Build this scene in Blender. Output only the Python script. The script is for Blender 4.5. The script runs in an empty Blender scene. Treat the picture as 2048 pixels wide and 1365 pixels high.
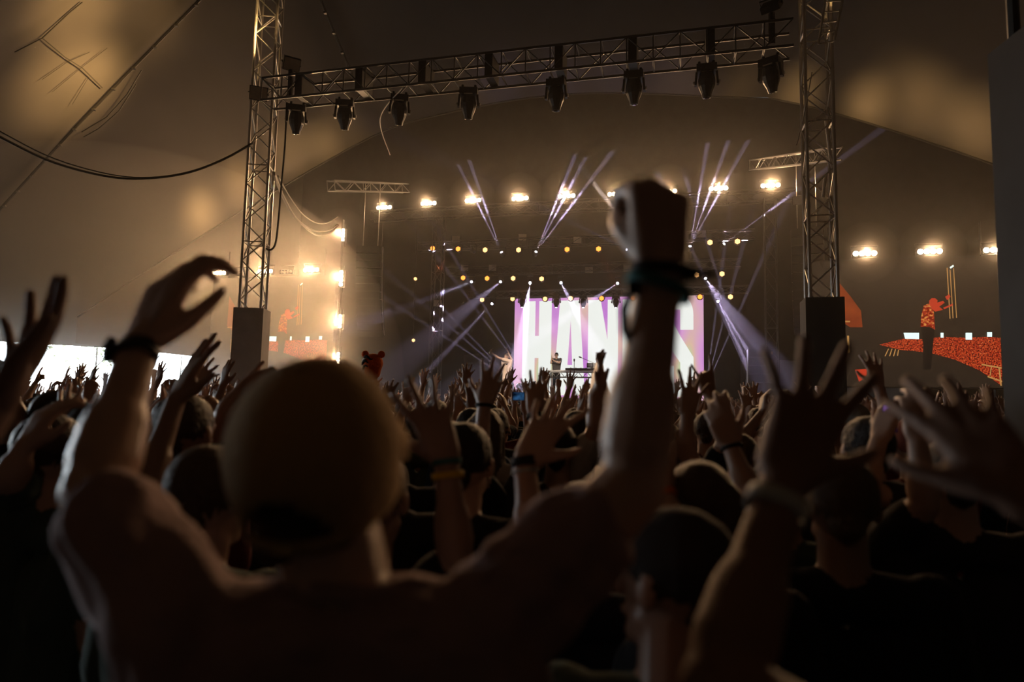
import bpy, bmesh, math, random
import numpy as np
from mathutils import Vector, Matrix

random.seed(7)
rng = np.random.default_rng(7)
scene = bpy.context.scene
COL = scene.collection
PI = math.pi

# ------------------------------------------------------------------ camera
IMW, IMH, FPX = 2048.0, 1365.0, 1365.3
PITCH, ROLL = math.radians(5.5), math.radians(1.2)
CAM = np.array([0.0, 0.0, 1.75])
_R0 = np.array([1.0, 0, 0])
_F = np.array([0, math.cos(PITCH), math.sin(PITCH)])
_U0 = np.array([0, -math.sin(PITCH), math.cos(PITCH)])
_R = math.cos(ROLL) * _R0 + math.sin(ROLL) * _U0
_U = math.cos(ROLL) * _U0 - math.sin(ROLL) * _R0
cam_data = bpy.data.cameras.new('camera')
cam = bpy.data.objects.new('camera', cam_data)
COL.objects.link(cam)
cam.matrix_world = Matrix(((_R[0], _U[0], -_F[0], CAM[0]),
                           (_R[1], _U[1], -_F[1], CAM[1]),
                           (_R[2], _U[2], -_F[2], CAM[2]),
                           (0, 0, 0, 1)))
cam_data.sensor_width = 36.0
cam_data.lens = FPX / IMW * 36.0
cam_data.clip_start = 0.05
cam_data.clip_end = 500
cam_data.dof.use_dof = True
cam_data.dof.focus_distance = 16.0
cam_data.dof.aperture_fstop = 1.9
scene.camera = cam

# ------------------------------------------------------------------ world (daylight outside the tent)
world = bpy.data.worlds.new('World')
scene.world = world
world.use_nodes = True
wb = world.node_tree.nodes['Background']
wb.inputs['Color'].default_value = (0.86, 0.95, 1.0, 1)
wb.inputs['Strength'].default_value = 17.0

# ------------------------------------------------------------------ exposure, view
scene.view_settings.view_transform = 'Standard'
scene.view_settings.look = 'None'
scene.view_settings.gamma = 1.0
scene.view_settings.use_curve_mapping = False
scene.view_settings.exposure = 0.0
scene.cycles.volume_bounces = 0
scene.cycles.max_bounces = 2
scene.cycles.diffuse_bounces = 1
scene.cycles.glossy_bounces = 1
scene.cycles.sample_clamp_indirect = 3.0
scene.cycles.use_denoising = True
scene.cycles.adaptive_threshold = 0.04

# light levels
HAZE_DENSITY = 0.0025
HAZE_ANISO = 0.62
HALO_IN, HALO_OUT = 0.06, 0.015
BANK = 0.014
BLIND_W = 640.0          # long row over the stage
LEFT_W = 1150.0           # upright column left of the stage
SIDE_L_W, SIDE_R_W = 850.0, 560.0
BEAM_W = 430000.0
WARM = (1.0, 0.58, 0.28)
VIOLET = (0.74, 0.62, 1.0)

# ------------------------------------------------------------------ coordinates
# stage-aligned axes: u runs along the stage front, v runs towards the stage
UV = np.array([0.969, -0.247, 0.0])
NV = np.array([0.247, 0.969, 0.0])
STAGE_ANG = math.atan2(-0.247, 0.969)

def W(u, v, z=0.0):
    """stage coordinates to world"""
    return np.array([u * UV[0] + v * NV[0], u * UV[1] + v * NV[1], z])

def ray(px, py):
    return _F + (px - 1024) / FPX * _R + (682.5 - py) / FPX * _U

def P(px, py, Y):
    """point on the sight line of a photo pixel at real distance Y ahead"""
    d = ray(px, py)
    return CAM + d * (Y / d[1])

def PV(px, py, v):
    d = ray(px, py)
    return CAM + d * (v / (d @ NV))

def PZ(px, py, z):
    d = ray(px, py)
    return CAM + d * ((z - CAM[2]) / d[2])

def uvz(p):
    return np.array([p @ UV, p @ NV, p[2]])

def nrm(a):
    a = np.asarray(a, float)
    return a / (np.linalg.norm(a) + 1e-12)

# ------------------------------------------------------------------ materials
MATS = {}

def mat(name, color=(0.5, 0.5, 0.5), rough=0.6, metal=0.0, emit=None, strength=0.0, spec=0.4, noise=None, bump=0.0, bscale=40, sheen=0.0):
    if name in MATS:
        return MATS[name]
    m = bpy.data.materials.new(name)
    m.use_nodes = True
    nt = m.node_tree
    b = nt.nodes['Principled BSDF']
    b.inputs['Base Color'].default_value = (*color, 1)
    b.inputs['Roughness'].default_value = rough
    b.inputs['Metallic'].default_value = metal
    b.inputs['Specular IOR Level'].default_value = spec
    if sheen:
        b.inputs['Sheen Weight'].default_value = sheen
        b.inputs['Sheen Roughness'].default_value = 0.35
        b.inputs['Sheen Tint'].default_value = (*[min(1, c ** 0.5) for c in color], 1)
    if emit is not None:
        b.inputs['Emission Color'].default_value = (*emit, 1)
        b.inputs['Emission Strength'].default_value = strength
    if noise or bump:
        tc = nt.nodes.new('ShaderNodeTexCoord')
        n = nt.nodes.new('ShaderNodeTexNoise')
        n.inputs['Scale'].default_value = noise[1] if noise else bscale
        n.inputs['Detail'].default_value = 4
        nt.links.new(tc.outputs['Object'], n.inputs['Vector'])
        if noise:
            r = nt.nodes.new('ShaderNodeValToRGB')
            k = noise[0]
            r.color_ramp.elements[0].color = (*[c * (1 - k) for c in color], 1)
            r.color_ramp.elements[1].color = (*[min(1, c * (1 + k)) for c in color], 1)
            r.color_ramp.elements[0].position = 0.3
            r.color_ramp.elements[1].position = 0.7
            nt.links.new(n.outputs['Fac'], r.inputs['Fac'])
            nt.links.new(r.outputs['Color'], b.inputs['Base Color'])
        if bump:
            bp = nt.nodes.new('ShaderNodeBump')
            bp.inputs['Strength'].default_value = bump
            bp.inputs['Distance'].default_value = 0.02
            nt.links.new(n.outputs['Fac'], bp.inputs['Height'])
            nt.links.new(bp.outputs['Normal'], b.inputs['Normal'])
    MATS[name] = m
    return m

def palette_mat(name, colors, rough=0.8, spec=0.3, bump=0.0, bscale=60, sheen=0.0):
    """one material whose colour differs from object to object"""
    m = mat(name, colors[0], rough, spec=spec, bump=bump, bscale=bscale, sheen=sheen)
    nt = m.node_tree
    b = nt.nodes['Principled BSDF']
    oi = nt.nodes.new('ShaderNodeObjectInfo')
    r = nt.nodes.new('ShaderNodeValToRGB')
    r.color_ramp.interpolation = 'CONSTANT'
    el = r.color_ramp.elements
    while len(el) < len(colors):
        el.new(0.5)
    for i, c in enumerate(colors):
        el[i].position = i / len(colors)
        el[i].color = (*c, 1)
    nt.links.new(oi.outputs['Random'], r.inputs['Fac'])
    nt.links.new(r.outputs['Color'], b.inputs['Base Color'])
    return m

def emission(name, color, strength, sample=True):
    m = mat(name, (0.02, 0.02, 0.02), 0.5, emit=color, strength=strength)
    if not sample:
        m.cycles.emission_sampling = 'NONE'
    return m

M_TRUSS = mat('aluminium_truss', (0.55, 0.53, 0.5), 0.38, 0.85, noise=(0.2, 8))
M_MIDTRUSS = mat('dull_truss', (0.2, 0.19, 0.18), 0.5, 0.7, noise=(0.25, 8))
M_DARKTRUSS = mat('dark_truss', (0.10, 0.095, 0.09), 0.45, 0.6, noise=(0.3, 8))
M_BLACK = mat('black_housing', (0.018, 0.017, 0.018), 0.42, spec=0.5, noise=(0.3, 20))
M_BLACKMETAL = mat('black_metal', (0.03, 0.03, 0.03), 0.3, 0.7, noise=(0.3, 20))
M_GLASS = mat('dark_lens_glass', (0.02, 0.02, 0.03), 0.08, spec=0.8)
M_CLAD = mat('grey_cladding', (0.17, 0.165, 0.16), 0.85, noise=(0.12, 3))
M_CABLE = mat('rubber_cable', (0.03, 0.028, 0.026), 0.6)
M_ROPE = mat('pale_rope', (0.45, 0.42, 0.38), 0.7, noise=(0.2, 30))
M_TENT = mat('tent_fabric', (0.105, 0.095, 0.09), 0.85, noise=(0.10, 0.5), bump=0.15, bscale=1.2)
M_DRAPE = mat('black_drape', (0.012, 0.011, 0.012), 0.9, noise=(0.3, 2))
M_GROUND = mat('trodden_ground', (0.05, 0.045, 0.035), 0.95, noise=(0.4, 2), bump=0.5)
M_DECK = mat('stage_deck', (0.03, 0.03, 0.033), 0.5, noise=(0.3, 4))
M_POLE = mat('galvanised_pole', (0.5, 0.5, 0.5), 0.5, 0.5, noise=(0.15, 8))
M_LAMP = emission('blinder_lamp', (1.0, 0.80, 0.50), 30.0, False)
M_ORANGE = emission('orange_lamp', (1.0, 0.27, 0.04), 2.6, False)
M_AMBER = emission('amber_lamp', (1.0, 0.5, 0.18), 2.6, False)
M_WHITE = emission('cold_white_lamp', (0.85, 0.82, 1.0), 6.0, False)
M_UNLIT = mat('frosted_unlit_lamp', (0.5, 0.45, 0.38), 0.5, noise=(0.1, 10))

# ------------------------------------------------------------------ object helpers
def link(o, parent=None):
    COL.objects.link(o)
    if parent is not None:
        o.parent = parent
    return o

def mesh_obj(name, verts, faces, m, parent=None, smooth=False, loc=None):
    me = bpy.data.meshes.new(name)
    me.from_pydata([tuple(map(float, v)) for v in verts], [], faces)
    if smooth:
        me.shade_smooth()
    ms = m if isinstance(m, (list, tuple)) else [m]
    for x in ms:
        me.materials.append(x)
    o = bpy.data.objects.new(name, me)
    if loc is not None:
        o.location = loc
    return link(o, parent)

def empty(name, loc=(0, 0, 0), rz=0.0):
    o = bpy.data.objects.new(name, None)
    o.location = [float(x) for x in loc]
    o.rotation_euler = (0, 0, rz)
    o.empty_display_size = 0.1
    return link(o)

def tag(o, label=None, cat=None, group=None, kind=None):
    if label: o['label'] = label
    if cat: o['category'] = cat
    if group: o['group'] = group
    if kind: o['kind'] = kind
    return o

def copy_tree(o, parent=None):
    c = o.copy()
    COL.objects.link(c)
    if parent is not None:
        c.parent = parent
    for ch in list(o.children):
        copy_tree(ch, c)
    return c

class MB:
    """collects boxes, tubes, lathes into one mesh"""
    def __init__(s):
        s.v, s.f = [], []
    def add(s, verts, faces):
        n = len(s.v)
        s.v += [tuple(map(float, q)) for q in verts]
        s.f += [tuple(i + n for i in f) for f in faces]
        return s
    def box(s, c, size, rot=None):
        c = np.asarray(c, float); h = np.asarray(size, float) / 2
        q = [np.array([x, y, z]) * h for x in (-1, 1) for y in (-1, 1) for z in (-1, 1)]
        if rot is not None:
            q = [np.array(rot @ Vector(a)) for a in q]
        q = [a + c for a in q]
        return s.add(q, [(0, 1, 3, 2), (4, 6, 7, 5), (0, 4, 5, 1), (2, 3, 7, 6), (0, 2, 6, 4), (1, 5, 7, 3)])
    def tube(s, pts, r, n=8, closed=False):
        pts = [np.asarray(p, float) for p in pts]
        rs = r if isinstance(r, (list, tuple)) else [r] * len(pts)
        vs = []
        k = len(pts)
        prev = None
        for i, p in enumerate(pts):
            if closed:
                d = nrm(pts[(i + 1) % k] - pts[i - 1])
            else:
                d = nrm(pts[min(i + 1, k - 1)] - pts[max(i - 1, 0)])
            if prev is None:
                a = np.array([0, 0, 1.0]) if abs(d[2]) < 0.9 else np.array([1.0, 0, 0])
            else:
                a = prev
            e1 = nrm(a - d * (a @ d)); prev = e1
            e2 = np.cross(d, e1)
            for j in range(n):
                t = 2 * PI * j / n
                vs.append(p + rs[i] * (math.cos(t) * e1 + math.sin(t) * e2))
        fs = []
        for i in range(k if closed else k - 1):
            for j in range(n):
                a = i * n + j; b = i * n + (j + 1) % n
                c = ((i + 1) % k) * n
                fs.append((a, b, c + (j + 1) % n, c + j))
        if not closed:
            fs.append(tuple(range(n - 1, -1, -1)))
            fs.append(tuple((k - 1) * n + j for j in range(n)))
        return s.add(vs, fs)
    def lathe(s, prof, axis0, axisd, n=16, sx=1.0):
        """prof: (distance along axis, radius) pairs"""
        d = nrm(axisd)
        a = np.array([0, 0, 1.0]) if abs(d[2]) < 0.9 else np.array([1.0, 0, 0])
        e1 = nrm(a - d * (a @ d)); e2 = np.cross(d, e1)
        vs, fs = [], []
        for (t, r) in prof:
            for j in range(n):
                q = 2 * PI * (j + 0.5) / n
                vs.append(np.asarray(axis0, float) + d * t + r * (sx * math.cos(q) * e2 + math.sin(q) * e1))
        for i in range(len(prof) - 1):
            for j in range(n):
                fs.append((i * n + j, i * n + (j + 1) % n, (i + 1) * n + (j + 1) % n, (i + 1) * n + j))
        fs.append(tuple(range(n - 1, -1, -1)))
        fs.append(tuple((len(prof) - 1) * n + j for j in range(n)))
        return s.add(vs, fs)
    def build(s, name, m, parent=None, smooth=False, loc=None):
        return mesh_obj(name, s.v, s.f, m, parent, smooth, loc)

_unit = {}
def unit_rod(m):
    if m.name not in _unit:
        b = MB().tube([(0, 0, 0), (0, 0, 1)], 1.0, 7)
        me = bpy.data.meshes.new('rod_' + m.name)
        me.from_pydata(b.v, [], b.f)
        me.materials.append(m)
        _unit[m.name] = me
    return _unit[m.name]

def rod(name, p0, p1, r, m, parent):
    """a straight round bar as an object of its own, sharing one mesh"""
    p0 = Vector([float(x) for x in p0]); p1 = Vector([float(x) for x in p1])
    o = bpy.data.objects.new(name, unit_rod(m))
    d = p1 - p0
    o.location = p0
    o.rotation_mode = 'QUATERNION'
    o.rotation_quaternion = d.to_track_quat('Z', 'Y')
    o.scale = (r, r, d.length)
    return link(o, parent)

def spot(name, loc, target, watts, color, angle_deg, radius=0.05, blend=0.6, parent=None):
    L = bpy.data.lights.new(name, 'SPOT')
    L.energy = watts
    L.color = color
    L.spot_size = math.radians(angle_deg)
    L.spot_blend = blend
    L.shadow_soft_size = radius
    o = bpy.data.objects.new(name, L)
    o.location = [float(x) for x in loc]
    d = Vector([float(x) for x in (np.asarray(target) - np.asarray(loc))])
    o.rotation_mode = 'QUATERNION'
    o.rotation_quaternion = d.to_track_quat('-Z', 'Y')
    COL.objects.link(o)
    if parent is not None:
        o.parent = parent
        o.matrix_parent_inverse = parent.matrix_basis.inverted()
    return o

# ================================================================== THE TENT
# king poles stand at the corners of a rectangle in stage coordinates
MU0, MU1, MV0, MV1 = -9.4, 2.4, 4.1, 13.3
ARCH_V, ARCH_U0, ARCH_U1 = 21.0, -22.5, 14.5
EAVE_D, PN = 18.9, 1.4

def tent_d(u, v):
    du = max(MU0 - u, 0, u - MU1); dv = max(MV0 - v, 0, v - MV1)
    return (du ** PN + dv ** PN) ** (1 / PN)

def tent_z(u, v):
    d = tent_d(u, v)
    z = 15.2 - 0.547 * d - 0.003 * d * d
    if d <= 0:                                   # saddle between the king poles
        a = (u - MU0) / (MU1 - MU0); b = (v - MV0) / (MV1 - MV0)
        z -= 1.2 * math.sin(PI * a) * math.sin(PI * b)
    k = min(1.0, max(0.0, (v - 14.0) / 7.0)); k = k * k * (3 - 2 * k)
    return z + 1.1 * k * math.exp(-((u + 4.3) / 6.5) ** 2)     # pulled up by the stage arch

def tent_hit(px, py):
    """first meeting of a sight line with the fabric"""
    d = ray(px, py)
    lo = 3.0
    for i in range(1, 400):
        t = 3.0 + i * 0.1
        p = CAM + d * t
        q = uvz(p)
        if p[2] > tent_z(q[0], q[1]):
            break
        lo = t
    return CAM + d * lo

# ground
g = MB()
g.add([(-140, -60, 0), (120, -60, 0), (120, 140, 0), (-140, 140, 0)], [(0, 1, 2, 3)])
tag(g.build('floor', M_GROUND), kind='structure')

# roof membrane: radial strips from the pole rectangle down to the eave, cut along the stage arch
def build_membrane():
    vs, fs = [], []
    us = np.concatenate([np.linspace(MU0 - EAVE_D, MU0, 34)[:-1], np.linspace(MU0, MU1, 14)[:-1], np.linspace(MU1, MU1 + EAVE_D, 34)])
    us = np.unique(np.concatenate([us, [ARCH_U0, ARCH_U1]]))
    vsx = np.concatenate([np.linspace(MV0 - EAVE_D, MV0, 26)[:-1], np.linspace(MV0, MV1, 10)[:-1], np.linspace(MV1, MV1 + EAVE_D, 40)])
    vsx = np.unique(np.concatenate([vsx, [ARCH_V]]))
    idx = {}
    def vert(u, v):
        k = (round(u, 4), round(v, 4))
        if k not in idx:
            d = tent_d(u, v)
            uu, vv = u, v
            if d > EAVE_D:                       # pull back to the eave line
                cu = min(max(u, MU0), MU1); cv = min(max(v, MV0), MV1)
                s = EAVE_D / d
                uu, vv = cu + (u - cu) * s, cv + (v - cv) * s
            idx[k] = len(vs)
            vs.append(W(uu, vv, tent_z(uu, vv)))
        return idx[k]
    for i in range(len(us) - 1):
        for j in range(len(vsx) - 1):
            uc, vc = (us[i] + us[i + 1]) / 2, (vsx[j] + vsx[j + 1]) / 2
            if vc > ARCH_V and ARCH_U0 < uc < ARCH_U1:
                continue
            if min(tent_d(a, b) for a in us[i:i + 2] for b in vsx[j:j + 2]) > EAVE_D:
                continue
            fs.append((vert(us[i], vsx[j]), vert(us[i + 1], vsx[j]), vert(us[i + 1], vsx[j + 1]), vert(us[i], vsx[j + 1])))
    return vs, fs
_v, _f = build_membrane()
ceiling = mesh_obj('ceiling', _v, _f, M_TENT, smooth=True)
tag(ceiling, kind='structure')

# side wall below the eave; open to the daylight on the left, towards the stage
def eave_pt(cu, cv, su, sv, t):
    return (cu + su * EAVE_D * math.cos(t) ** (2 / PN), cv + sv * EAVE_D * math.sin(t) ** (2 / PN))
def corner(cu, cv, su, sv, n=22):
    return [eave_pt(cu, cv, su, sv, PI / 2 * i / n) for i in range(n + 1)]
fr = corner(MU1, MV1, 1, 1); br = corner(MU1, MV0, 1, -1); bl = corner(MU0, MV0, -1, -1); fl = corner(MU0, MV1, -1, 1)
loop = fl[::-1] + bl + br[::-1] + fr      # from the stage on the left all round to the stage on the right
wv, wf = [], []
OPEN_V0 = 3.0
for (a, b) in zip(loop[:-1], loop[1:]):
    if math.hypot(a[0] - b[0], a[1] - b[1]) < 1e-4:
        continue
    if (a[1] + b[1]) / 2 > OPEN_V0 and a[0] < -10:
        continue
    if (a[1] + b[1]) / 2 > ARCH_V + 3 and a[0] > 10:
        continue
    n = len(wv)
    wv += [W(*a, 0), W(*b, 0), W(*b, tent_z(*b) + 0.02), W(*a, tent_z(*a) + 0.02)]
    wf.append((n, n + 1, n + 2, n + 3))
tag(mesh_obj('wall_side', wv, wf, M_TENT), kind='structure')

# stage house behind the arch: black fabric box
ZT, VB = 20.0, 36.0
def quad_obj(name, pts, m):
    return tag(mesh_obj(name, pts, [tuple(range(len(pts)))], m), kind='structure')
quad_obj('ceiling_stage', [W(ARCH_U0, ARCH_V, ZT), W(ARCH_U1, ARCH_V, ZT), W(ARCH_U1, VB, ZT), W(ARCH_U0, VB, ZT)], M_DRAPE)
quad_obj('wall_back', [W(ARCH_U0, VB, 0), W(ARCH_U1, VB, 0), W(ARCH_U1, VB, ZT), W(ARCH_U0, VB, ZT)], M_DRAPE)
quad_obj('wall_right', [W(ARCH_U1, ARCH_V, 0), W(ARCH_U1, VB, 0), W(ARCH_U1, VB, ZT), W(ARCH_U1, ARCH_V, ZT)], M_DRAPE)
DAY_V1 = 27.5
M_SIDE = mat('grey_side_fabric', (0.12, 0.115, 0.105), 0.9, noise=(0.1, 1))
quad_obj('wall_left', [W(ARCH_U0, ARCH_V, 3.8), W(ARCH_U0, DAY_V1, 3.8), W(ARCH_U0, DAY_V1, 0), W(ARCH_U0, VB, 0), W(ARCH_U0, VB, ZT), W(ARCH_U0, ARCH_V, ZT)], M_SIDE)
# spandrel between arch hem and the stage-house roof, just behind the hem
sv, sf = [], []
su = np.linspace(ARCH_U0, ARCH_U1, 41)
for u in su:
    sv += [W(u, ARCH_V + 0.02, tent_z(u, ARCH_V)), W(u, ARCH_V + 0.02, ZT)]
for i in range(40):
    sf.append((2 * i, 2 * i + 2, 2 * i + 3, 2 * i + 1))
tag(mesh_obj('wall_front', sv, sf, M_DRAPE), kind='structure')
# hem of the arch: a thick welded edge
b = MB()
b.tube([W(u, ARCH_V, tent_z(u, ARCH_V) - 0.03) for u in np.linspace(ARCH_U0, ARCH_U1, 60)], 0.03, 8)
tag(b.build('trim_1', M_DRAPE), kind='structure')

# daylight portals in the open side (they only guide the sampling of the sky)
def portal(name, a, b_, z0, z1):
    L = bpy.data.lights.new(name, 'AREA')
    L.shape = 'RECTANGLE'
    p0, p1 = np.asarray(a), np.asarray(b_)
    L.size = float(np.linalg.norm(p1 - p0)); L.size_y = z1 - z0
    L.cycles.is_portal = True
    o = bpy.data.objects.new(name, L)
    c = (p0 + p1) / 2; c[2] = (z0 + z1) / 2
    x = nrm(p1 - p0); y = np.array([0, 0, 1.0]); zz = np.cross(x, y)
    inward = W(-4, 12, 2) - c
    if (-zz) @ inward < 0:
        x = -x; zz = -zz
    o.matrix_world = Matrix(((x[0], y[0], zz[0], c[0]), (x[1], y[1], zz[1], c[1]), (x[2], y[2], zz[2], c[2]), (0, 0, 0, 1)))
    link(o)
portal('daylight_portal', W(-28.35, 3.0), W(-28.35, 13.3), 0, 3.8)
portal('daylight_portal', W(-28.35, 13.3), W(-24.6, 21), 0, 3.9)
portal('daylight_portal', W(-22.5, 21), W(-22.5, 27.5), 0, 3.8)

# poles and wind braces of the open side
for k, (u, v) in enumerate([(-26.1, 16.4), (-25.4, 18.4), (-24.7, 20.2), (-22.7, 22.2), (-22.6, 24.6), (-22.6, 26.8)]):
    e = empty('side_pole', W(u, v, 0))
    zt = min(4.2, tent_z(u, v) - 0.12) if v < 21 else 3.75
    rod('pole', (0, 0, 0), (0, 0, zt), 0.035, M_POLE, e)
    q = UV * 0.0 + NV * 0.9
    rod('brace', (0, 0, zt - 0.75), (q[0], q[1], zt - 0.02), 0.02, M_POLE, e)
    MB().box((0, 0, 0.01), (0.2, 0.2, 0.02)).build('base_plate', M_POLE, e)
    tag(e, ['slim steel side pole nearest the camera in the bright tent opening', 'second slim steel side pole of the bright tent opening',
            'third slim steel side pole of the bright tent opening', 'fourth slim steel side pole of the bright tent opening',
            'fifth slim steel side pole, by the raised arms', 'last slim steel side pole of the opening, next to the big video screen'][k], 'pole', 'poles of the open tent side')

# trees out in the daylight
def tree(u, v, h, label):
    e = empty('tree', W(u, v, 0))
    MB().tube([(0, 0, 0), (0.1, 0.05, h * 0.5), (0, 0.1, h * 0.8)], [0.22, 0.16, 0.06], 8).build('trunk', mat('bark', (0.35, 0.31, 0.27), 0.9, noise=(0.3, 6)), e)
    vs, fs = [], []
    for i in range(900):
        a = rng.normal(0, 1, 3); a = a / np.linalg.norm(a) * (rng.random() ** 0.4)
        c = np.array([a[0] * h * 0.42, a[1] * h * 0.42, h * 0.72 + a[2] * h * 0.34])
        s = 0.12 + 0.14 * rng.random()
        x = nrm(rng.normal(0, 1, 3)); y = nrm(np.cross(x, rng.normal(0, 1, 3)))
        n = len(vs)
        vs += [c - x * s, c + y * s * 0.5, c + x * s, c - y * s * 0.5]
        fs.append((n, n + 1, n + 2, n + 3))
    tag(mesh_obj('foliage', vs, fs, mat('leaves', (0.42, 0.48, 0.30), 0.7, noise=(0.3, 3)), e), kind='stuff')
    tag(e, label, 'tree', 'trees outside the tent')
tree(-44, 28, 8.5, 'pale leafy tree in the daylight at the left end of the tent opening')
tree(-40, 38, 9.0, 'pale leafy tree in the daylight at the right end of the tent opening')

# seam ropes radiating from the king poles over the fabric, with lacing eyelets
def seam(pts_uv, label, eyelets=True):
    e = empty('seam_rope', W(*pts_uv[0], tent_z(*pts_uv[0])))
    o0 = np.array(e.location)
    pts = []
    for (a, b_) in zip(pts_uv[:-1], pts_uv[1:]):
        for t in np.linspace(0, 1, 12)[:-1]:
            u, v = a[0] + (b_[0] - a[0]) * t, a[1] + (b_[1] - a[1]) * t
            pts.append(W(u, v, tent_z(u, v) - 0.12) - o0)
    MB().tube(pts, 0.04, 6).build('rope', M_CABLE, e)
    if eyelets:
        for p in pts[::2]:
            MB().box(p + np.array([0, 0, -0.05]), (0.09, 0.09, 0.05)).build('eyelet', M_DARKTRUSS, e)
    tag(e, label, 'rope', 'seam ropes under the tent roof')
seam([(-9.6, 14.4), (-13.3, 15.1), (-17.6, 15.8), (-21, 16.4), (-24.6, 17)], 'laced seam rope running down the roof to the left tent side')
seam([(-9.5, 13.8), (-10.1, 16.6), (-10.3, 19.9)], 'laced seam rope from the left mast towards the stage arch')
seam([(2.5, 13.5), (6.0, 15.6), (9.5, 17.8)], 'laced seam rope from the right mast down over the right video screen')
# loose ropes hanging just below the left seam, and web lines on the lit panel
def hang_rope(pxs, drop, label, r=0.014):
    ps = [tent_hit(*q) + np.array([0, 0, -drop]) for q in pxs]
    e = empty('hanging_rope', ps[0])
    MB().tube([p - ps[0] for p in ps], r, 6).build('rope', M_CABLE, e)
    tag(e, label, 'rope', 'loose ropes on the roof')
hang_rope([(285, 120), (255, 170), (215, 215), (165, 245)], 0.3, 'upper loose rope slung under the laced seam')
hang_rope([(275, 135), (240, 190), (200, 225), (170, 242)], 0.5, 'lower loose rope slung under the laced seam')
hang_rope([(85, 72), (130, 110), (165, 132), (205, 172)], 0.06, 'rope edge crossing the brightly lit roof panel', 0.014)
hang_rope([(30, 100), (85, 72), (140, 20), (165, 0)], 0.06, 'rope edge rising to the top of the brightly lit roof panel', 0.014)
hang_rope([(85, 155), (135, 120), (180, 100)], 0.06, 'thin seam line left on the lit roof panel', 0.006)
hang_rope([(105, 180), (165, 130), (215, 92)], 0.06, 'thin seam line in the middle of the lit roof panel', 0.006)
hang_rope([(145, 205), (178, 150)], 0.06, 'short thin seam line low on the lit roof panel', 0.006)

# haze filling the tent
hz = MB()
hz.add([W(u, v, z) for u in (-23.5, 16) for v in (9.8, 35.5) for z in (-0.2, 11.0)],
       [(0, 1, 3, 2), (4, 6, 7, 5), (0, 4, 5, 1), (2, 3, 7, 6), (0, 2, 6, 4), (1, 5, 7, 3)])
mh = bpy.data.materials.new('stage_haze')
mh.use_nodes = True
nt = mh.node_tree
for n in list(nt.nodes):
    if n.type != 'OUTPUT_MATERIAL':
        nt.nodes.remove(n)
vsn = nt.nodes.new('ShaderNodeVolumeScatter')
vsn.inputs['Color'].default_value = (1, 0.97, 0.93, 1)
vsn.inputs['Density'].default_value = HAZE_DENSITY
vsn.inputs['Anisotropy'].default_value = HAZE_ANISO
nt.links.new(vsn.outputs['Volume'], [n for n in nt.nodes if n.type == 'OUTPUT_MATERIAL'][0].inputs['Volume'])
tag(hz.build('haze', mh), 'thin warm stage haze filling the whole tent', 'haze', kind='stuff')

# ================================================================== MASTS, TRUSSES
def truss(name, p0, p1, side, w, h, bay, m, label, cat='truss', group=None, cr=0.025, brr=0.011, ladder_bottom=False, lx=True):
    """box truss from p0 to p1; side = horizontal direction of its width; chords and braces are parts"""
    p0, p1 = np.asarray(p0, float), np.asarray(p1, float)
    e = empty(name, p0)
    d = nrm(p1 - p0); L = np.linalg.norm(p1 - p0)
    s = nrm(np.asarray(side) - d * (np.asarray(side) @ d)); t = np.cross(d, s)
    offs = [s * w / 2 + t * h / 2, -s * w / 2 + t * h / 2, -s * w / 2 - t * h / 2, s * w / 2 - t * h / 2]
    for o in offs:
        rod('chord', o, o + d * L, cr, m, e)
    n = max(1, int(round(L / bay))); bl = L / n
    for i in range(n):
        a, b_ = d * bl * i, d * bl * (i + 1)
        for k in range(4):
            q0, q1 = offs[k], offs[(k + 1) % 4]
            flip = (i + k) % 2
            if ladder_bottom and k in (0, 2):
                rod('rung', q0 + a, q1 + a, brr * 1.5, m, e)
            else:
                rod('brace', (q0 if flip else q1) + a, (q1 if flip else q0) + b_, brr, m, e)
                if k == 1 and ladder_bottom:
                    rod('post', q0 + a, q1 + a, brr, m, e)
        if not ladder_bottom and i % 4 == 0:
            for k in range(4):
                rod('ring_bar', offs[k] + a, offs[(k + 1) % 4] + a, brr, m, e)
    tag(e, label, cat, group)
    return e, offs, d, L

def mast(u, v, w, ztop, label, clad_label, m=M_TRUSS, rot=0.0, cm=M_CLAD):
    sd = UV * math.cos(rot) + NV * math.sin(rot)
    e, *_ = truss('mast', W(u, v, 0), W(u, v, ztop), sd, w, w, w * 0.95, m, label, 'mast', 'king pole masts of the tent', 0.032, 0.014)
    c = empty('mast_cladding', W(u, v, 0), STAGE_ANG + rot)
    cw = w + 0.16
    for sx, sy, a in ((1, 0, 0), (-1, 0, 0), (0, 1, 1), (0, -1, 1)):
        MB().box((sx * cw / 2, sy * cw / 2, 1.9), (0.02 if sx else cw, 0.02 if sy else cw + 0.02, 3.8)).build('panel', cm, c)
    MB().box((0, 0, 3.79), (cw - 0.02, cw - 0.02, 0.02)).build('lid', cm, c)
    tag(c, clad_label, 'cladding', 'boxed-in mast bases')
    return e
mast(-9.42, 13.3, 0.46, 14.6, 'tall aluminium lattice mast on the left, holding the lighting truss', 'grey boxed-in base of the left lattice mast', rot=0.35, cm=mat('haze_paled_cladding', (0.42, 0.40, 0.38), 0.85, noise=(0.12, 3)))  # left cladding colour paled to carry the haze and daylight on it
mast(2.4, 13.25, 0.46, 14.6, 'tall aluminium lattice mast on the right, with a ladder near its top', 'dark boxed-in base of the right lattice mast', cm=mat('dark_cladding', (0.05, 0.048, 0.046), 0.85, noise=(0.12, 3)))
mast(2.05, 4.0, 0.46, 14.6, 'near lattice mast at the right edge of the picture', 'tall dark boxed-in base of the near mast at the right edge', M_DARKTRUSS, rot=0.2, cm=mat('dark_cladding', (0.05, 0.048, 0.046)))

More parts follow.
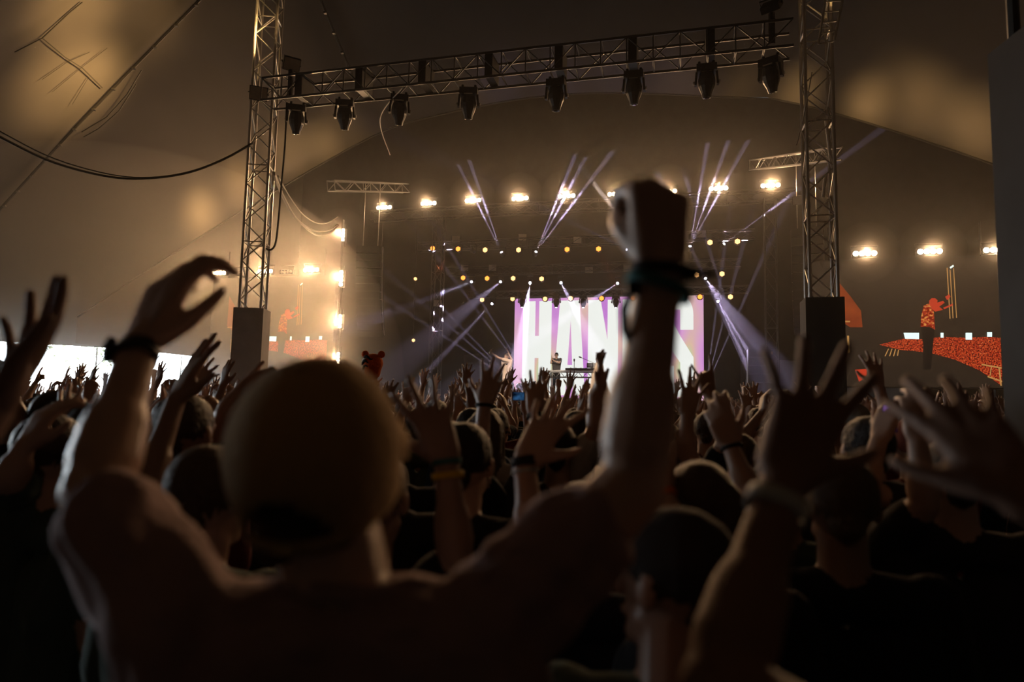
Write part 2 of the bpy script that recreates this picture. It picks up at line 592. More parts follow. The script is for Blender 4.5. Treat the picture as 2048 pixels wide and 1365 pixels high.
# the front lighting truss between the two masts
TZ = 8.55
TV = 12.75
tr, *_ = truss('lighting_truss', W(-8.95, TV, TZ), W(1.9, TV, TZ), NV, 0.5, 0.5, 0.5, M_DARKTRUSS,
      'long dark lighting truss spanning the tent between the two masts', cr=0.027, brr=0.012, ladder_bottom=True)
for i in range(7):                               # black cross plates of the truss joints
    u = 0.9 + i * 1.42
    MB().box(W(u, 0, 0), (0.16, 0.5, 0.46), Matrix.Rotation(STAGE_ANG, 3, 'Z')).build('joint_plate', M_BLACK, tr)

def moving_head(name, loc, tilt, pan, label, group, scale=1.0, lens_mat=None):
    """moving-head spotlight hanging below loc: base, yoke arms, head"""
    e = empty(name, loc, pan)
    k = scale
    MB().box((0, 0, -0.07 * k), (0.34 * k, 0.27 * k, 0.13 * k)).build('base', M_BLACK, e)
    for sx in (-1, 1):
        MB().tube([(sx * 0.12 * k, 0, 0.02 * k), (sx * 0.12 * k, 0, 0.09 * k)], 0.025 * k, 6).build('clamp', M_BLACKMETAL, e)
        y = MB().add([(sx * 0.185 * k, -0.07 * k, -0.12 * k), (sx * 0.185 * k, 0.07 * k, -0.12 * k), (sx * 0.205 * k, 0.045 * k, -0.34 * k), (sx * 0.205 * k, -0.045 * k, -0.34 * k),
                      (sx * 0.15 * k, -0.07 * k, -0.12 * k), (sx * 0.15 * k, 0.07 * k, -0.12 * k), (sx * 0.165 * k, 0.045 * k, -0.34 * k), (sx * 0.165 * k, -0.045 * k, -0.34 * k)],
                     [(0, 1, 2, 3), (7, 6, 5, 4), (0, 4, 5, 1), (1, 5, 6, 2), (2, 6, 7, 3), (3, 7, 4, 0)])
        ya = y.build('yoke_arm', M_BLACK, e)
        MB().tube([(sx * 0.20 * k, 0, -0.29 * k), (sx * 0.225 * k, 0, -0.29 * k)], 0.03 * k, 8).build('pivot_knob', M_TRUSS, ya)
    ax = np.array([0, math.sin(tilt), -math.cos(tilt)])
    c = np.array([0, 0, -0.29 * k])
    h = MB().lathe([(-0.17 * k, 0.07 * k), (-0.15 * k, 0.12 * k), (-0.02 * k, 0.15 * k), (0.08 * k, 0.14 * k), (0.2 * k, 0.09 * k), (0.27 * k, 0.075 * k), (0.275 * k, 0.06 * k)], c, ax, 12)
    hd = h.build('head', M_BLACK, e)
    MB().lathe([(0.271 * k, 0.058 * k), (0.285 * k, 0.03 * k)], c, ax, 12).build('lens', lens_mat or M_GLASS, hd)
    MB().box(c - ax * 0.155 * k + np.array([0, -0.1 * k, 0]), (0.16 * k, 0.012 * k, 0.02 * k)).build('handle', M_TRUSS, hd)
    tag(e, label, 'stage light', group)
    return e
ords = ['first', 'second', 'third', 'fourth', 'fifth', 'sixth', 'seventh', 'eighth', 'ninth', 'tenth', 'eleventh', 'twelfth']
for i, (px, tl, pn) in enumerate([(595, 0.35, 0.5), (691, 0.3, 0.35), (800, 0.35, 0.4), (938, 0.25, 0.25), (1113, 0.05, 0.0), (1268, 0.15, 0.0), (1413, 0.1, 0.0), (1541, 0.35, -0.45)]):
    q = uvz(PV(px, 205 - (px - 595) * 0.098, TV))
    moving_head('moving_head_light', W(q[0], TV, TZ - 0.36), tl, STAGE_ANG + pn, f'black moving-head light under the front truss, {ords[i]} from the left', 'moving heads under the front truss', 1.08)

def flood(name, loc, target, label, size=0.34, m_front=M_UNLIT):
    """box floodlight on a bracket"""
    e = empty(name, loc)
    d = nrm(np.asarray(target) - np.asarray(loc))
    q = Vector(d).to_track_quat('-Y', 'Z').to_matrix()
    MB().box((0, 0, 0), (size, size * 0.35, size * 0.8), q).build('housing', M_BLACK, e)
    MB().box(np.array(q @ Vector((0, -size * 0.19, 0))), (size * 0.92, 0.015, size * 0.72), q).build('front_glass', m_front, e)
    b_ = MB().tube([np.array(q @ Vector((s * size * 0.55, 0, 0))) for s in (-1,)] + [np.array(q @ Vector((-size * 0.55, size * 0.4, 0))), np.array(q @ Vector((size * 0.55, size * 0.4, 0))), np.array(q @ Vector((size * 0.55, 0, 0)))], 0.014, 6)
    b_.build('bracket', M_BLACKMETAL, e)
    tag(e, label, 'floodlight')
    return e
flood('floodlight', PV(517, 187, 12.7), PV(517, 240, 5), 'white-faced floodlight clamped to the left mast', 0.38)
f1 = flood('floodlight', PV(583, 128, 12.75), PV(583, 128, 12.75) + W(1, -1, -1), 'amber-lit box floodlight standing above the left end of the front truss', 0.36)
MB().tube([(0, 0, -0.15), (0, 0, -0.75)], 0.06, 8).build('stand', M_BLACK, f1)
f2 = flood('floodlight', PV(1543, 12, TV), PV(1543, 12, TV) + W(0.5, 1, -1.0), 'box floodlight standing above the right end of the front truss', 0.34)
MB().tube([(0, 0, -0.15), (0, 0, -0.75)], 0.06, 8).build('stand', M_BLACK, f2)
# ladder section hanging by the right mast
LA = [PV(1637, 88, 12.6), PV(1668, 82, 12.6), PV(1698, -60, 12.6), PV(1660, -60, 12.6)]
e = empty('ladder', LA[0])
rod('stile', (0, 0, 0), LA[3] - LA[0], 0.022, M_TRUSS, e)
rod('stile', LA[1] - LA[0], LA[2] - LA[0], 0.022, M_TRUSS, e)
for k in range(8):
    a = k / 7
    rod('rung', (LA[3] - LA[0]) * a, LA[1] - LA[0] + (LA[2] - LA[1]) * a, 0.014, M_TRUSS, e)
tag(e, 'aluminium ladder section hanging beside the top of the right mast', 'ladder')
# far stage-roof trusses
truss('roof_truss', PV(662, 372, 21.5), PV(812, 377, 25.5), UV, 0.35, 0.35, 0.5, M_MIDTRUSS, 'short aluminium roof truss left of the blinder row', group='short roof trusses', cr=0.03, brr=0.014)
truss('roof_truss', PV(1508, 330, 25.5), PV(1672, 308, 20.5), UV, 0.35, 0.35, 0.5, M_MIDTRUSS, 'short aluminium roof truss crossing behind the right mast', group='short roof trusses', cr=0.03, brr=0.014)
BV = 25.9
truss('stage_truss', W(-13, BV + 0.4, 9.75), W(4.0, BV + 0.4, 9.75), NV, 0.4, 0.4, 0.6, M_DARKTRUSS, 'stage truss carrying the long row of bright blinders', group='trusses over the stage', cr=0.03)
truss('stage_truss', W(-11.2, 27.3, 8.58), W(2.6, 27.3, 8.58), NV, 0.35, 0.35, 0.6, M_DARKTRUSS, 'stage truss with the uppermost row of orange lamps', group='trusses over the stage', cr=0.025)
truss('stage_truss', W(-10.4, 28.8, 7.76), W(2.2, 28.8, 7.76), NV, 0.35, 0.35, 0.6, M_DARKTRUSS, 'stage truss with the middle row of orange lamps', group='trusses over the stage', cr=0.025)
truss('stage_truss', W(-9.8, 30.15, 6.91), W(2.6, 30.15, 6.91), NV, 0.3, 0.3, 0.6, M_MIDTRUSS, 'stage truss just above the big lettered screen', group='trusses over the stage', cr=0.022)
# ground-support towers at the stage sides
truss('stage_tower', W(-9.9, 26.2, 0), W(-9.9, 26.2, 9.6), UV, 0.4, 0.4, 0.6, M_DARKTRUSS, 'slim lattice tower at the left side of the stage', 'tower', cr=0.022, brr=0.01)
truss('stage_tower', W(3.05, 26.2, 0), W(3.05, 26.2, 9.6), UV, 0.4, 0.4, 0.6, M_DARKTRUSS, 'slim lattice tower at the right side of the stage', 'tower', cr=0.022, brr=0.01)

# ================================================================== BLINDERS
halo_centres = []
def blinder(loc, ang, n, vertical, label, group, watts, k=1.0, lit=True, aim=None, cone=140):
    """bar of n round lamps in a housing with a bracket; front faces the audience"""
    e = empty('blinder_light', loc, ang)
    s = 0.165 * k
    L = s * n + 0.03
    axis = np.array([0, 0, 1.0]) if vertical else np.array([1.0, 0, 0])
    size = (0.2 * k, 0.16, L) if vertical else (L, 0.16, 0.2 * k)
    MB().box((0, 0.09, 0), size).build('housing', M_BLACK, e)
    for i in range(n):
        c = axis * (i - (n - 1) / 2) * s
        MB().lathe([(0.0, 0.078 * k), (0.02, 0.074 * k), (0.035, 0.05 * k), (0.042, 0.02 * k)], c + np.array([0, 0.012, 0]), (0, -1, 0), 12).build('lamp', M_LAMP if lit else M_UNLIT, e)
    if not vertical:
        MB().tube([(-L / 2, 0.09, 0), (-L / 2 - 0.02, 0.1, 0.26), (L / 2 + 0.02, 0.1, 0.26), (L / 2, 0.09, 0)], 0.014, 6).build('bracket', M_BLACKMETAL, e)
    else:
        MB().tube([(0, 0.2, -L / 2 - 0.2), (0, 0.2, L / 2 + 0.2)], 0.025, 6).build('bracket', M_BLACKMETAL, e)
    if lit:
        loc = np.asarray(loc, float)
        halo_centres.append(loc)
        spot('blinder_beam', loc - NV * 0.06, loc - NV * 10 + (aim if aim is not None else np.array([0, 0, -2.2])), watts, WARM, cone, 0.12, 1.0, e)
    tag(e, label, 'stage light', group)
    return e
BA = STAGE_ANG
for i, (px, py) in enumerate([(768, 415), (857, 407), (946, 401), (1040, 397), (1133, 392), (1233, 388), (1335, 383), (1437, 377), (1541, 371)]):
    q = uvz(PV(px, py, BV))
    blinder(W(q[0], BV, q[2]), BA, 4, False, f'glowing four-lamp blinder in the long row over the stage, {ords[i]} from the left', 'blinders over the stage', BLIND_W * (0.75 + 0.06 * i), 1.05)
for i, (px, py) in enumerate([(437, 546), (530, 543), (622, 540)]):
    blinder(PV(px, py, 24.0), BA, 4, False, f'glowing four-lamp blinder on top of the left video screen, {ords[i]} from the left', 'blinders on the left video screen', SIDE_L_W, 1.05)
for i, (px, py) in enumerate([(1730, 507), (1860, 503), (1993, 500)]):
    blinder(PV(px, py, 24.0), BA, 4, False, f'glowing four-lamp blinder on top of the right video screen, {ords[i]} from the left', 'blinders on the right video screen', SIDE_R_W, 1.1)
for i, (px, py) in enumerate([(475, 547), (572, 544)]):
    blinder(PV(px, py, 24.0), BA, 4, False, f'unlit pale lamp bar on top of the left video screen, {ords[i]} from the left', 'unlit lamp bars on the left screen', 0, 0.85, False)
for i, (px, py, kk) in enumerate([(686, 470, 0.75), (682, 557, 0.95), (680, 643, 0.8), (676, 718, 0.75)]):
    blinder(PV(px, py, 23.4), BA, 4 if i else 4, True, f'glowing upright lamp bar in the column left of the stage, {ords[i]} from the top', 'upright blinders left of the stage', LEFT_W, kk, True, -UV * 2.5, 130)
p0, p1 = PV(686, 440, 23.75), PV(674, 800, 23.75)
e = empty('lamp_column', (p1[0], p1[1], 0))
rod('pole', (0, 0, 0), p0 - np.array(e.location), 0.05, M_BLACKMETAL, e)
MB().box((0, 0, 0.02), (0.8, 0.8, 0.04)).build('base_plate', M_BLACKMETAL, e)
tag(e, 'black pipe carrying the upright lamp bars', 'pole')

# round orange stage lamps (hexagonal lens clusters)
def par(loc, ang, label, group, m, target=None, watts=0, color=(1, 0.35, 0.06), cone=16, k=1.0, pipe=None):
    e = empty('round_stage_lamp', loc, ang)
    MB().lathe([(0.0, 0.13 * k), (0.09, 0.13 * k), (0.16, 0.09 * k), (0.2, 0.05 * k)], (0, 0.02, 0), (0, 1, 0), 12).build('housing', M_BLACK, e)
    MB().lathe([(0, 0.105 * k), (0.02, 0.1 * k)], (0, 0.015, 0), (0, -1, 0), 6).build('lens', m, e)
    MB().tube([(-0.15 * k, 0.08, 0), (-0.16 * k, 0.08, 0.2), (0.16 * k, 0.08, 0.2), (0.15 * k, 0.08, 0)], 0.012, 6).build('yoke', M_BLACKMETAL, e)
    if pipe:
        MB().tube([(0, 0.08, 0.2), (0, 0.08, pipe - float(loc[2]))], 0.02, 6).build('drop_pipe', M_BLACKMETAL, e)
    if target is not None:
        loc = np.asarray(loc, float)
        spot('lamp_beam', loc + nrm(np.asarray(target) - loc) * 0.12 - NV * 0.05, target, watts, color, cone, 0.08, 0.5, e)
    tag(e, label, 'stage light', group)
OR, YE, RE = (1.0, 0.36, 0.07), (1.0, 0.62, 0.14), (1.0, 0.14, 0.05)
def prow(rows, v, rowname, group):
    for i, (px, py, m, tg, col, wt) in enumerate(rows):
        p = PV(px, py, v)
        par(p, BA, f'{"orange" if m is M_ORANGE else "amber"} round stage lamp in the {rowname}, {ords[i]} from left', group, m,
            None if tg is None else PV(tg[0], tg[1], v - 1.5), wt, col, 12, 1.05)
prow([(865, 497, M_ORANGE, None, OR, 0), (916, 498, M_ORANGE, (862, 560), RE, 900), (970, 500, M_AMBER, (985, 560), YE, 500), (1037, 500, M_AMBER, (1062, 570), YE, 500),
      (1134, 499, M_ORANGE, (1080, 545), RE, 700), (1197, 498, M_ORANGE, (1226, 560), RE, 1400), (1420, 485, M_AMBER, (1470, 560), OR, 1500), (1475, 483, M_AMBER, (1530, 545), OR, 700)],
     27.0, 'uppermost row over the stage', 'uppermost round stage lamps')
prow([(926, 556, M_ORANGE, None, OR, 0), (974, 557, M_ORANGE, (890, 640), RE, 2200), (1026, 557, M_AMBER, (1055, 600), OR, 1500), (1083, 558, M_AMBER, (1110, 595), OR, 1200),
      (1393, 550, M_AMBER, None, OR, 0), (1444, 548, M_AMBER, (1480, 610), OR, 600)], 28.5, 'middle row over the stage', 'middle round stage lamps')
prow([(964, 600, M_AMBER, (985, 670), YE, 2500), (1025, 598, M_AMBER, (1030, 650), YE, 800), (1090, 598, M_AMBER, None, OR, 0), (1141, 597, M_AMBER, None, OR, 0), (1203, 597, M_ORANGE, None, OR, 0),
      (1266, 596, M_ORANGE, None, OR, 0), (1400, 594, M_ORANGE, None, OR, 0), (1461, 594, M_AMBER, (1440, 640), OR, 700)], 30.0, 'row along the screen top', 'round stage lamps along the screen top')
for i, (px, py) in enumerate([(831, 558), (827, 681), (763, 533), (760, 600)]):
    par(PV(px, py, 26.5), BA + 0.7, ['small amber lamp high on the dark stage left', 'small amber lamp low on the dark stage left', 'faint orange lamp above the hanging speakers', 'faint orange lamp beside the hanging speakers'][i],
        'side lamps stage left', M_AMBER if i < 2 else M_ORANGE, k=0.7, pipe=9.7)

# white beam heads over the stage; every target is a place the beam goes through
def beam_head(px, py, v, targets, label, watts=1.0, cone=3.0, k=0.8, color=VIOLET, group='white beam heads over the stage'):
    p = PV(px, py, v)
    e = empty('beam_light', p, BA)
    t0 = np.asarray(targets[0]) if targets else p - NV * 3 + np.array([0, 0, -1.0])
    R = Matrix.Rotation(-BA, 3, 'Z')
    ax = np.array(R @ Vector(nrm(t0 - p)))
    MB().lathe([(-0.28 * k, 0.06 * k), (-0.25 * k, 0.12 * k), (-0.05 * k, 0.14 * k), (0.0, 0.1 * k)], (0, 0, 0), ax, 12).build('head', M_BLACK, e)
    MB().lathe([(0.0, 0.075 * k), (0.012, 0.07 * k)], (0, 0, 0), ax, 12).build('lens', M_WHITE, e)
    c = -ax * 0.14 * k
    MB().tube([c + np.array([-0.17 * k, 0, 0]), c + np.array([-0.17 * k, 0, 0.28 * k]), c + np.array([0.17 * k, 0, 0.28 * k]), c + np.array([0.17 * k, 0, 0])], 0.02 * k, 6).build('yoke', M_BLACKMETAL, e)
    MB().box(c + np.array([0, 0, 0.34 * k]), (0.3 * k, 0.2 * k, 0.1 * k)).build('base', M_BLACK, e)
    for t in targets:
        t = np.asarray(t)
        spot('white_beam', p + nrm(t - p) * 0.05, t, BEAM_W * watts, color, cone, 0.02, 0.7, e)
    tag(e, label, 'stage light', group)
B = beam_head
V1, V2, V3 = 27.1, 28.6, 30.1
B(881, 500, V1, [PV(835, 478, 27.8)], 'dim white beam light aimed up and left, nearest the stage-left tower', 0.3, 4)
B(943, 500, V1, [PV(885, 462, 27.8)], 'dim white beam light aimed up and left, beside the third orange lamp', 0.5, 4)
B(1003, 505, V1, [PV(960, 418, 25.6), PV(975, 425, 25.6)], 'white beam light throwing two beams up and left over the stage', 1.5, 2.6)
B(1072, 504, V1, [PV(1108, 415, 25.6), PV(1124, 405, 25.6), PV(1140, 415, 25.6)], 'white beam light throwing a fan of beams up and right above the lettered screen', 1.8, 2.6)
B(1254, 499, V1, [PV(1205, 475, 26)], 'dim white beam light just left of the raised fist', 0.10, 4)
B(1285, 492, V1, [PV(1225, 415, 26)], 'white beam light half hidden behind the raised fist', 0.7, 4, color=(1, 0.8, 0.7))
B(1380, 493, V1, [PV(1395, 405, 25.6), PV(1412, 405, 25.6), PV(1430, 402, 25.6)], 'white beam light throwing a fan of beams up beside the raised fist', 1.6, 2.6)
B(1448, 488, V1, [PV(1525, 432, 26)], 'white beam light throwing one beam up and right at stage right', 1.2, 2.6)
B(943, 564, V2, [PV(850, 600, 25)], 'white beam light in the middle row aimed down and far left', 0.18, 4)
B(1001, 564, V2, [PV(950, 605, 25)], 'white beam light in the middle row with a broad beam down and left', 0.055, 6)
B(1060, 566, V2, [PV(1055, 600, 27)], 'white beam light in the middle row shining straight down on the screen edge', 0.5, 6)
B(1122, 566, V2, [PV(1135, 590, 26)], 'white beam light in the middle row above the first screen letters', 0.2)
B(1235, 567, V2, [PV(1200, 590, 26)], 'white beam light in the middle row above the screen centre', 0.2)
B(1411, 557, V2, [PV(1475, 650, 26)], 'white beam light with a wide violet cone at stage right', 0.12, 14)
B(984, 608, V3, [PV(930, 665, 27)], 'white beam light left of the screen aimed down and left', 0.25, 2.5)
B(1436, 603, V3, [PV(1480, 700, 28), PV(1488, 690, 28)], 'white beam light right of the screen with two thin beams down right', 1.2, 3)
for i, px in enumerate([1045, 1113, 1167, 1232]):
    e = moving_head('screen_head_light', PV(px, 592, 29.7), -0.2, BA, f'dark moving-head light hanging in front of the screen top, {ords[i]} from the left', 'moving heads before the screen', 0.95, M_WHITE)
# floor beams at the stage
def floor_beam(px, py, v, targets, label, watts, cone):
    p = PV(px, py, v)
    e = empty('floor_beam_light', p, BA)
    MB().box((0, 0, -0.25), (0.34, 0.34, 0.14)).build('base', M_BLACK, e)
    R = Matrix.Rotation(-BA, 3, 'Z')
    ax = np.array(R @ Vector(nrm(np.asarray(targets[0]) - p)))
    MB().lathe([(-0.3, 0.08), (-0.2, 0.14), (-0.04, 0.12), (0, 0.1)], (0, 0, 0), ax, 12).build('head', M_BLACK, e)
    MB().lathe([(0, 0.075), (0.012, 0.07)], (0, 0, 0), ax, 12).build('lens', M_WHITE, e)
    for sx in (-1, 1):
        MB().box((sx * 0.17, 0, -0.1), (0.03, 0.12, 0.3)).build('yoke_arm', M_BLACK, e)
    for t in targets:
        spot('floor_beam', p + nrm(np.asarray(t) - p) * 0.05, t, BEAM_W * watts, VIOLET, cone, 0.02, 0.7, e)
    tag(e, label, 'stage light', 'beam lights on the stage floor')
floor_beam(1035, 770, 26, [PV(893, 648, 26.3), PV(908, 640, 26.3), PV(880, 668, 26.3)], 'floor beam light throwing three beams up to the left past the singer', 3.2, 2.0)
floor_beam(1062, 765, 27.5, [PV(985, 640, 27.3), PV(968, 640, 27.3)], 'floor beam light throwing two beams up left of the screen', 2.6, 2.0)
floor_beam(1412, 775, 28, [PV(1442, 660, 27.8), PV(1428, 655, 27.8), PV(1458, 670, 27.8)], 'floor beam light fanning upward at the right edge of the screen', 2.4, 2.2)
floor_beam(1502, 762, 27, [PV(1456, 660, 26.8), PV(1468, 655, 26.8)], 'floor beam light at stage right aimed up and left', 2.4, 2.0)

# small unlit fixtures among the rig
for i, (px, py, v) in enumerate([(1045, 475, 27.2), (1155, 480, 27.2), (912, 478, 27.2), (1255, 537, 28.7), (1178, 540, 28.7), (985, 536, 28.7), (929, 536, 28.7), (1403, 468, 27.2), (875, 607, 26.3), (1596, 401, 24.5)]):
    flood('rig_floodlight', PV(px, py, v), PV(px, py + 30, 15), f'small unlit pale floodlight in the stage rig, {["above the fourth orange lamp", "above the fifth orange lamp", "above the second orange lamp", "just left of the raised arm", "over the middle of the screen", "over the left lamps", "far left of the middle row", "right of the raised fist", "on the left stage tower", "hanging left of the right mast"][i]}', 0.36)

# ================================================================== light thrown onto the tent roof
def roof_spot(px, py, src, watts, angle, color=(1.0, 0.58, 0.2), blend=1.0):
    t = tent_hit(px, py)
    spot('roof_wash', src, t, watts, color, angle, 0.45, blend)
SL = W(-8.0, 12.2, 10.0)
SR = W(1.9, 12.6, 9.6)
ROOF_K = 10.5
roof_spot(150, 165, SL, 1500 * ROOF_K, 17)
roof_spot(150, 20, SL, 800 * ROOF_K, 16)
roof_spot(290, 40, SL, 180 * ROOF_K, 22)
roof_spot(195, 150, SL, 500 * ROOF_K, 10)
SL2, SR2 = W(-9.9, 12.4, 9.35), W(2.9, 12.4, 9.35)  # added lamps without fixtures, set at the masts to round the roof blobs
for (px, py, w, a) in [(402, 428, 4200, 6.5), (482, 368, 1300, 9), (585, 308, 420, 13), (648, 292, 600, 8), (690, 270, 160, 14)]:
    roof_spot(px, py, SL2, w * ROOF_K, a)
for (px, py, w, a) in [(1475, 178, 160, 9), (1362, 156, 110, 9), (1590, 190, 650, 9), (1728, 212, 750, 9), (1800, 198, 200, 15), (1860, 212, 320, 13), (1950, 262, 700, 11)]:
    roof_spot(px, py, SR2, w * ROOF_K, a)
roof_spot(935, 190, SL2, 90 * ROOF_K, 8)
# violet wash on the roof just above the arch
for px in (1000, 1120, 1240, 1360):
    roof_spot(px, 175, W(-4, 12.2, 9.35), 45 * ROOF_K, 15, VIOLET)
# key lights from the front truss onto the performers
spot('key_light', W(-3.6, 12.9, 8.0), PV(1010, 735, 23.5), 9000, (1.0, 0.80, 0.62), 5.5, 0.05, 0.6)
spot('key_light', W(-2.2, 12.9, 8.0), PV(1113, 735, 29.2), 11000, (1.0, 0.82, 0.66), 4.0, 0.05, 0.6)
spot('key_light', W(-1.0, 12.9, 8.0), PV(1195, 735, 29.5), 6000, (1.0, 0.82, 0.66), 3.5, 0.05, 0.6)

# lens bloom round the blinders, imitated by two added shells of denser haze
def smoke_bloom_mat(name, dens):
    m = bpy.data.materials.new(name)
    m.use_nodes = True
    nt = m.node_tree
    for n in list(nt.nodes):
        if n.type != 'OUTPUT_MATERIAL':
            nt.nodes.remove(n)
    v_ = nt.nodes.new('ShaderNodeVolumeScatter')
    v_.inputs['Color'].default_value = (1, 0.97, 0.93, 1)
    v_.inputs['Density'].default_value = dens
    v_.inputs['Anisotropy'].default_value = HAZE_ANISO
    nt.links.new(v_.outputs['Volume'], [n for n in nt.nodes if n.type == 'OUTPUT_MATERIAL'][0].inputs['Volume'])
    return m
def ball(r, n=20, m=10):
    b_ = MB()
    vs = [(0, 0, -r)] + [(r * math.cos(-PI / 2 + PI * i / m) * math.cos(2 * PI * j / n), r * math.cos(-PI / 2 + PI * i / m) * math.sin(2 * PI * j / n), r * math.sin(-PI / 2 + PI * i / m)) for i in range(1, m) for j in range(n)] + [(0, 0, r)]
    fs = [(0, 1 + (j + 1) % n, 1 + j) for j in range(n)]
    for k in range(m - 2):
        o = 1 + k * n
        fs += [(o + j, o + (j + 1) % n, o + n + (j + 1) % n, o + n + j) for j in range(n)]
    o = 1 + (m - 2) * n
    fs += [(o + j, o + (j + 1) % n, 1 + (m - 1) * n) for j in range(n)]
    return vs, fs
bloom_in, bloom_out = smoke_bloom_mat('bloom_core', HALO_IN), smoke_bloom_mat('bloom_fringe', HALO_OUT)
for nm, R_, m_ in (('bloom_veil', 0.42, bloom_in), ('bloom_haze', 1.0, bloom_out)):
    V_, F_ = [], []
    bv, bf = ball(R_)
    for c in halo_centres:
        n = len(V_)
        c2 = np.asarray(c) - NV * 0.1
        V_ += [tuple(np.asarray(q) + c2) for q in bv]; F_ += [tuple(i + n for i in q) for q in bf]
    o = mesh_obj(nm, V_, F_, m_)
    tag(o, 'added haze shells standing in for lens bloom, close around the blinder lamps' if R_ < 0.5 else 'added haze shells standing in for lens bloom, wide around the blinder lamps', 'haze', kind='stuff')

bv, bf = ball(1.0, 32, 16)
bank = mesh_obj('smoke_bank', [tuple(W(-16.6, 18.3, 2.8) + UV * q[0] * 7.9 + NV * q[1] * 9.0 + np.array([0, 0, q[2] * 6.6])) for q in bv], bf, smoke_bloom_mat('bank_smoke', BANK))
tag(bank, 'thick bank of smoke drifting on the left before the tent opening', 'haze', kind='stuff')

# ================================================================== STAGE, SCREENS
DECK = 1.7
s0 = empty('stage', W(-3.5, 21.5, 0), STAGE_ANG)
MB().box((0, 7, DECK - 0.1), (17.0, 14, 0.2)).build('deck', M_DECK, s0)
for i in range(17):
    MB().box((-8 + i, 0.03, (DECK - 0.2) / 2), (0.985, 0.05, DECK - 0.2)).build('skirt_panel', M_DRAPE, s0)
for sx in (-1, 1):
    MB().box((sx * 8.45, 7, (DECK - 0.2) / 2), (0.05, 14, DECK - 0.2)).build('side_panel', M_DRAPE, s0)
tag(s0, 'black concert stage with a low drum riser behind the crowd', 'stage')
r0 = empty('stage_riser', W(-3.6, 28.0, DECK), STAGE_ANG)
MB().box((0, 1.2, 0.27), (7.6, 2.6, 0.1)).build('top', M_DECK, r0)
MB().box((0, -0.08, 0.11), (7.6, 0.04, 0.22)).build('front_panel', M_DRAPE, r0)
tag(r0, 'low black riser under the performers before the lettered screen', 'riser')

# main screen -----------------------------------------------------------------
SV_ = 31.0
SU0, SU1, SZ0, SZ1 = -7.80, 0.79, 2.2, 6.84
ms = empty('video_screen', W((SU0 + SU1) / 2, SV_, SZ0), STAGE_ANG)
sw, sh = SU1 - SU0, SZ1 - SZ0
MB().box((0, 0.12, sh / 2), (sw + 0.06, 0.2, sh + 0.06)).build('frame', M_BLACK, ms)
def screen_pink():
    m = bpy.data.materials.new('led_screen_pink')
    m.use_nodes = True
    nt = m.node_tree; b = nt.nodes['Principled BSDF']
    b.inputs['Base Color'].default_value = (0.02, 0.02, 0.02, 1)
    tc = nt.nodes.new('ShaderNodeTexCoord')
    mp = nt.nodes.new('ShaderNodeMapping'); mp.inputs['Scale'].default_value = (0.9, 1, 0.35)
    n = nt.nodes.new('ShaderNodeTexNoise'); n.inputs['Scale'].default_value = 1.0; n.inputs['Detail'].default_value = 0
    r = nt.nodes.new('ShaderNodeValToRGB')
    el = r.color_ramp.elements
    el[0].position = 0.30; el[0].color = (0.66, 0.24, 0.78, 1)
    el[1].position = 0.48; el[1].color = (0.85, 0.40, 0.80, 1)
    a = el.new(0.60); a.color = (0.85, 0.50, 0.62, 1)
    a = el.new(0.67); a.color = (0.88, 0.60, 0.45, 1)
    a = el.new(0.74); a.color = (0.62, 0.80, 0.45, 1)
    nt.links.new(tc.outputs['Object'], mp.inputs['Vector'])
    nt.links.new(mp.outputs['Vector'], n.inputs['Vector'])
    nt.links.new(n.outputs['Fac'], r.inputs['Fac'])
    nt.links.new(r.outputs['Color'], b.inputs['Emission Color'])
    b.inputs['Emission Strength'].default_value = 0.8
    return m
M_PINK = screen_pink()
M_LETTER = emission('led_screen_white', (0.97, 1.0, 0.95), 0.9)
mesh_obj('panel', [(-sw / 2, 0.01, 0), (sw / 2, 0.01, 0), (sw / 2, 0.01, sh), (-sw / 2, 0.01, sh)], [(0, 1, 2, 3)], M_PINK, ms)
# letters: x measured in photo pixels from 1030, converted to metres on the screen
def lx(px):
    return (px - 1030) / (1407 - 1030) * sw - sw / 2
LT, LB = sh - 0.13, 0.12            # top and bottom of the letters
def zf(py):                          # photo row to height on the screen
    return sh - (py - 597) / 177.0 * 4.25
def letter(polys, name='letter'):
    """flat lettering pieces on the screen surface"""
    b = MB()
    for pl in polys:
        n = len(pl)
        vs = [(x, -0.004, z) for (x, z) in pl] + [(x, 0.006, z) for (x, z) in pl]
        fs = [tuple(range(n - 1, -1, -1)), tuple(range(n, 2 * n))] + [(i, (i + 1) % n, n + (i + 1) % n, n + i) for i in range(n)]
        b.add(vs, fs)
    return b.build(name, M_LETTER, ms)
def rect(x0, x1, z0, z1):
    return [(lx(x0), z0), (lx(x1), z0), (lx(x1), z1), (lx(x0), z1)]
letter([rect(1048, 1074, LB, LT), rect(1082, 1108, LB, LT), rect(1074, 1082, zf(714), zf(671))])
letter([[(lx(1113), LB), (lx(1138), LB), (lx(1147.5), zf(640)), (lx(1147.5), LT), (lx(1125), LT)],
        [(lx(1182 - 4), LB), (lx(1154), LB), (lx(1147.5), zf(640)), (lx(1147.5), LT), (lx(1165), LT)],
        [(lx(1139), zf(762)), (lx(1153), zf(762)), (lx(1152), zf(727)), (lx(1141), zf(727))]])
letter([rect(1183, 1206, LB, LT), rect(1222, 1243, LB, LT), [(lx(1204), LT), (lx(1208), LT), (lx(1224), zf(690)), (lx(1224), LB), (lx(1220), LB), (lx(1204), zf(690))]])
def arc(cx, cz, rx, rz, a0, a1, n=10):
    return [(cx + rx * math.cos(math.radians(a0 + (a1 - a0) * i / n)), cz + rz * math.sin(math.radians(a0 + (a1 - a0) * i / n))) for i in range(n + 1)]
R_ = lx(1064) - lx(1048)
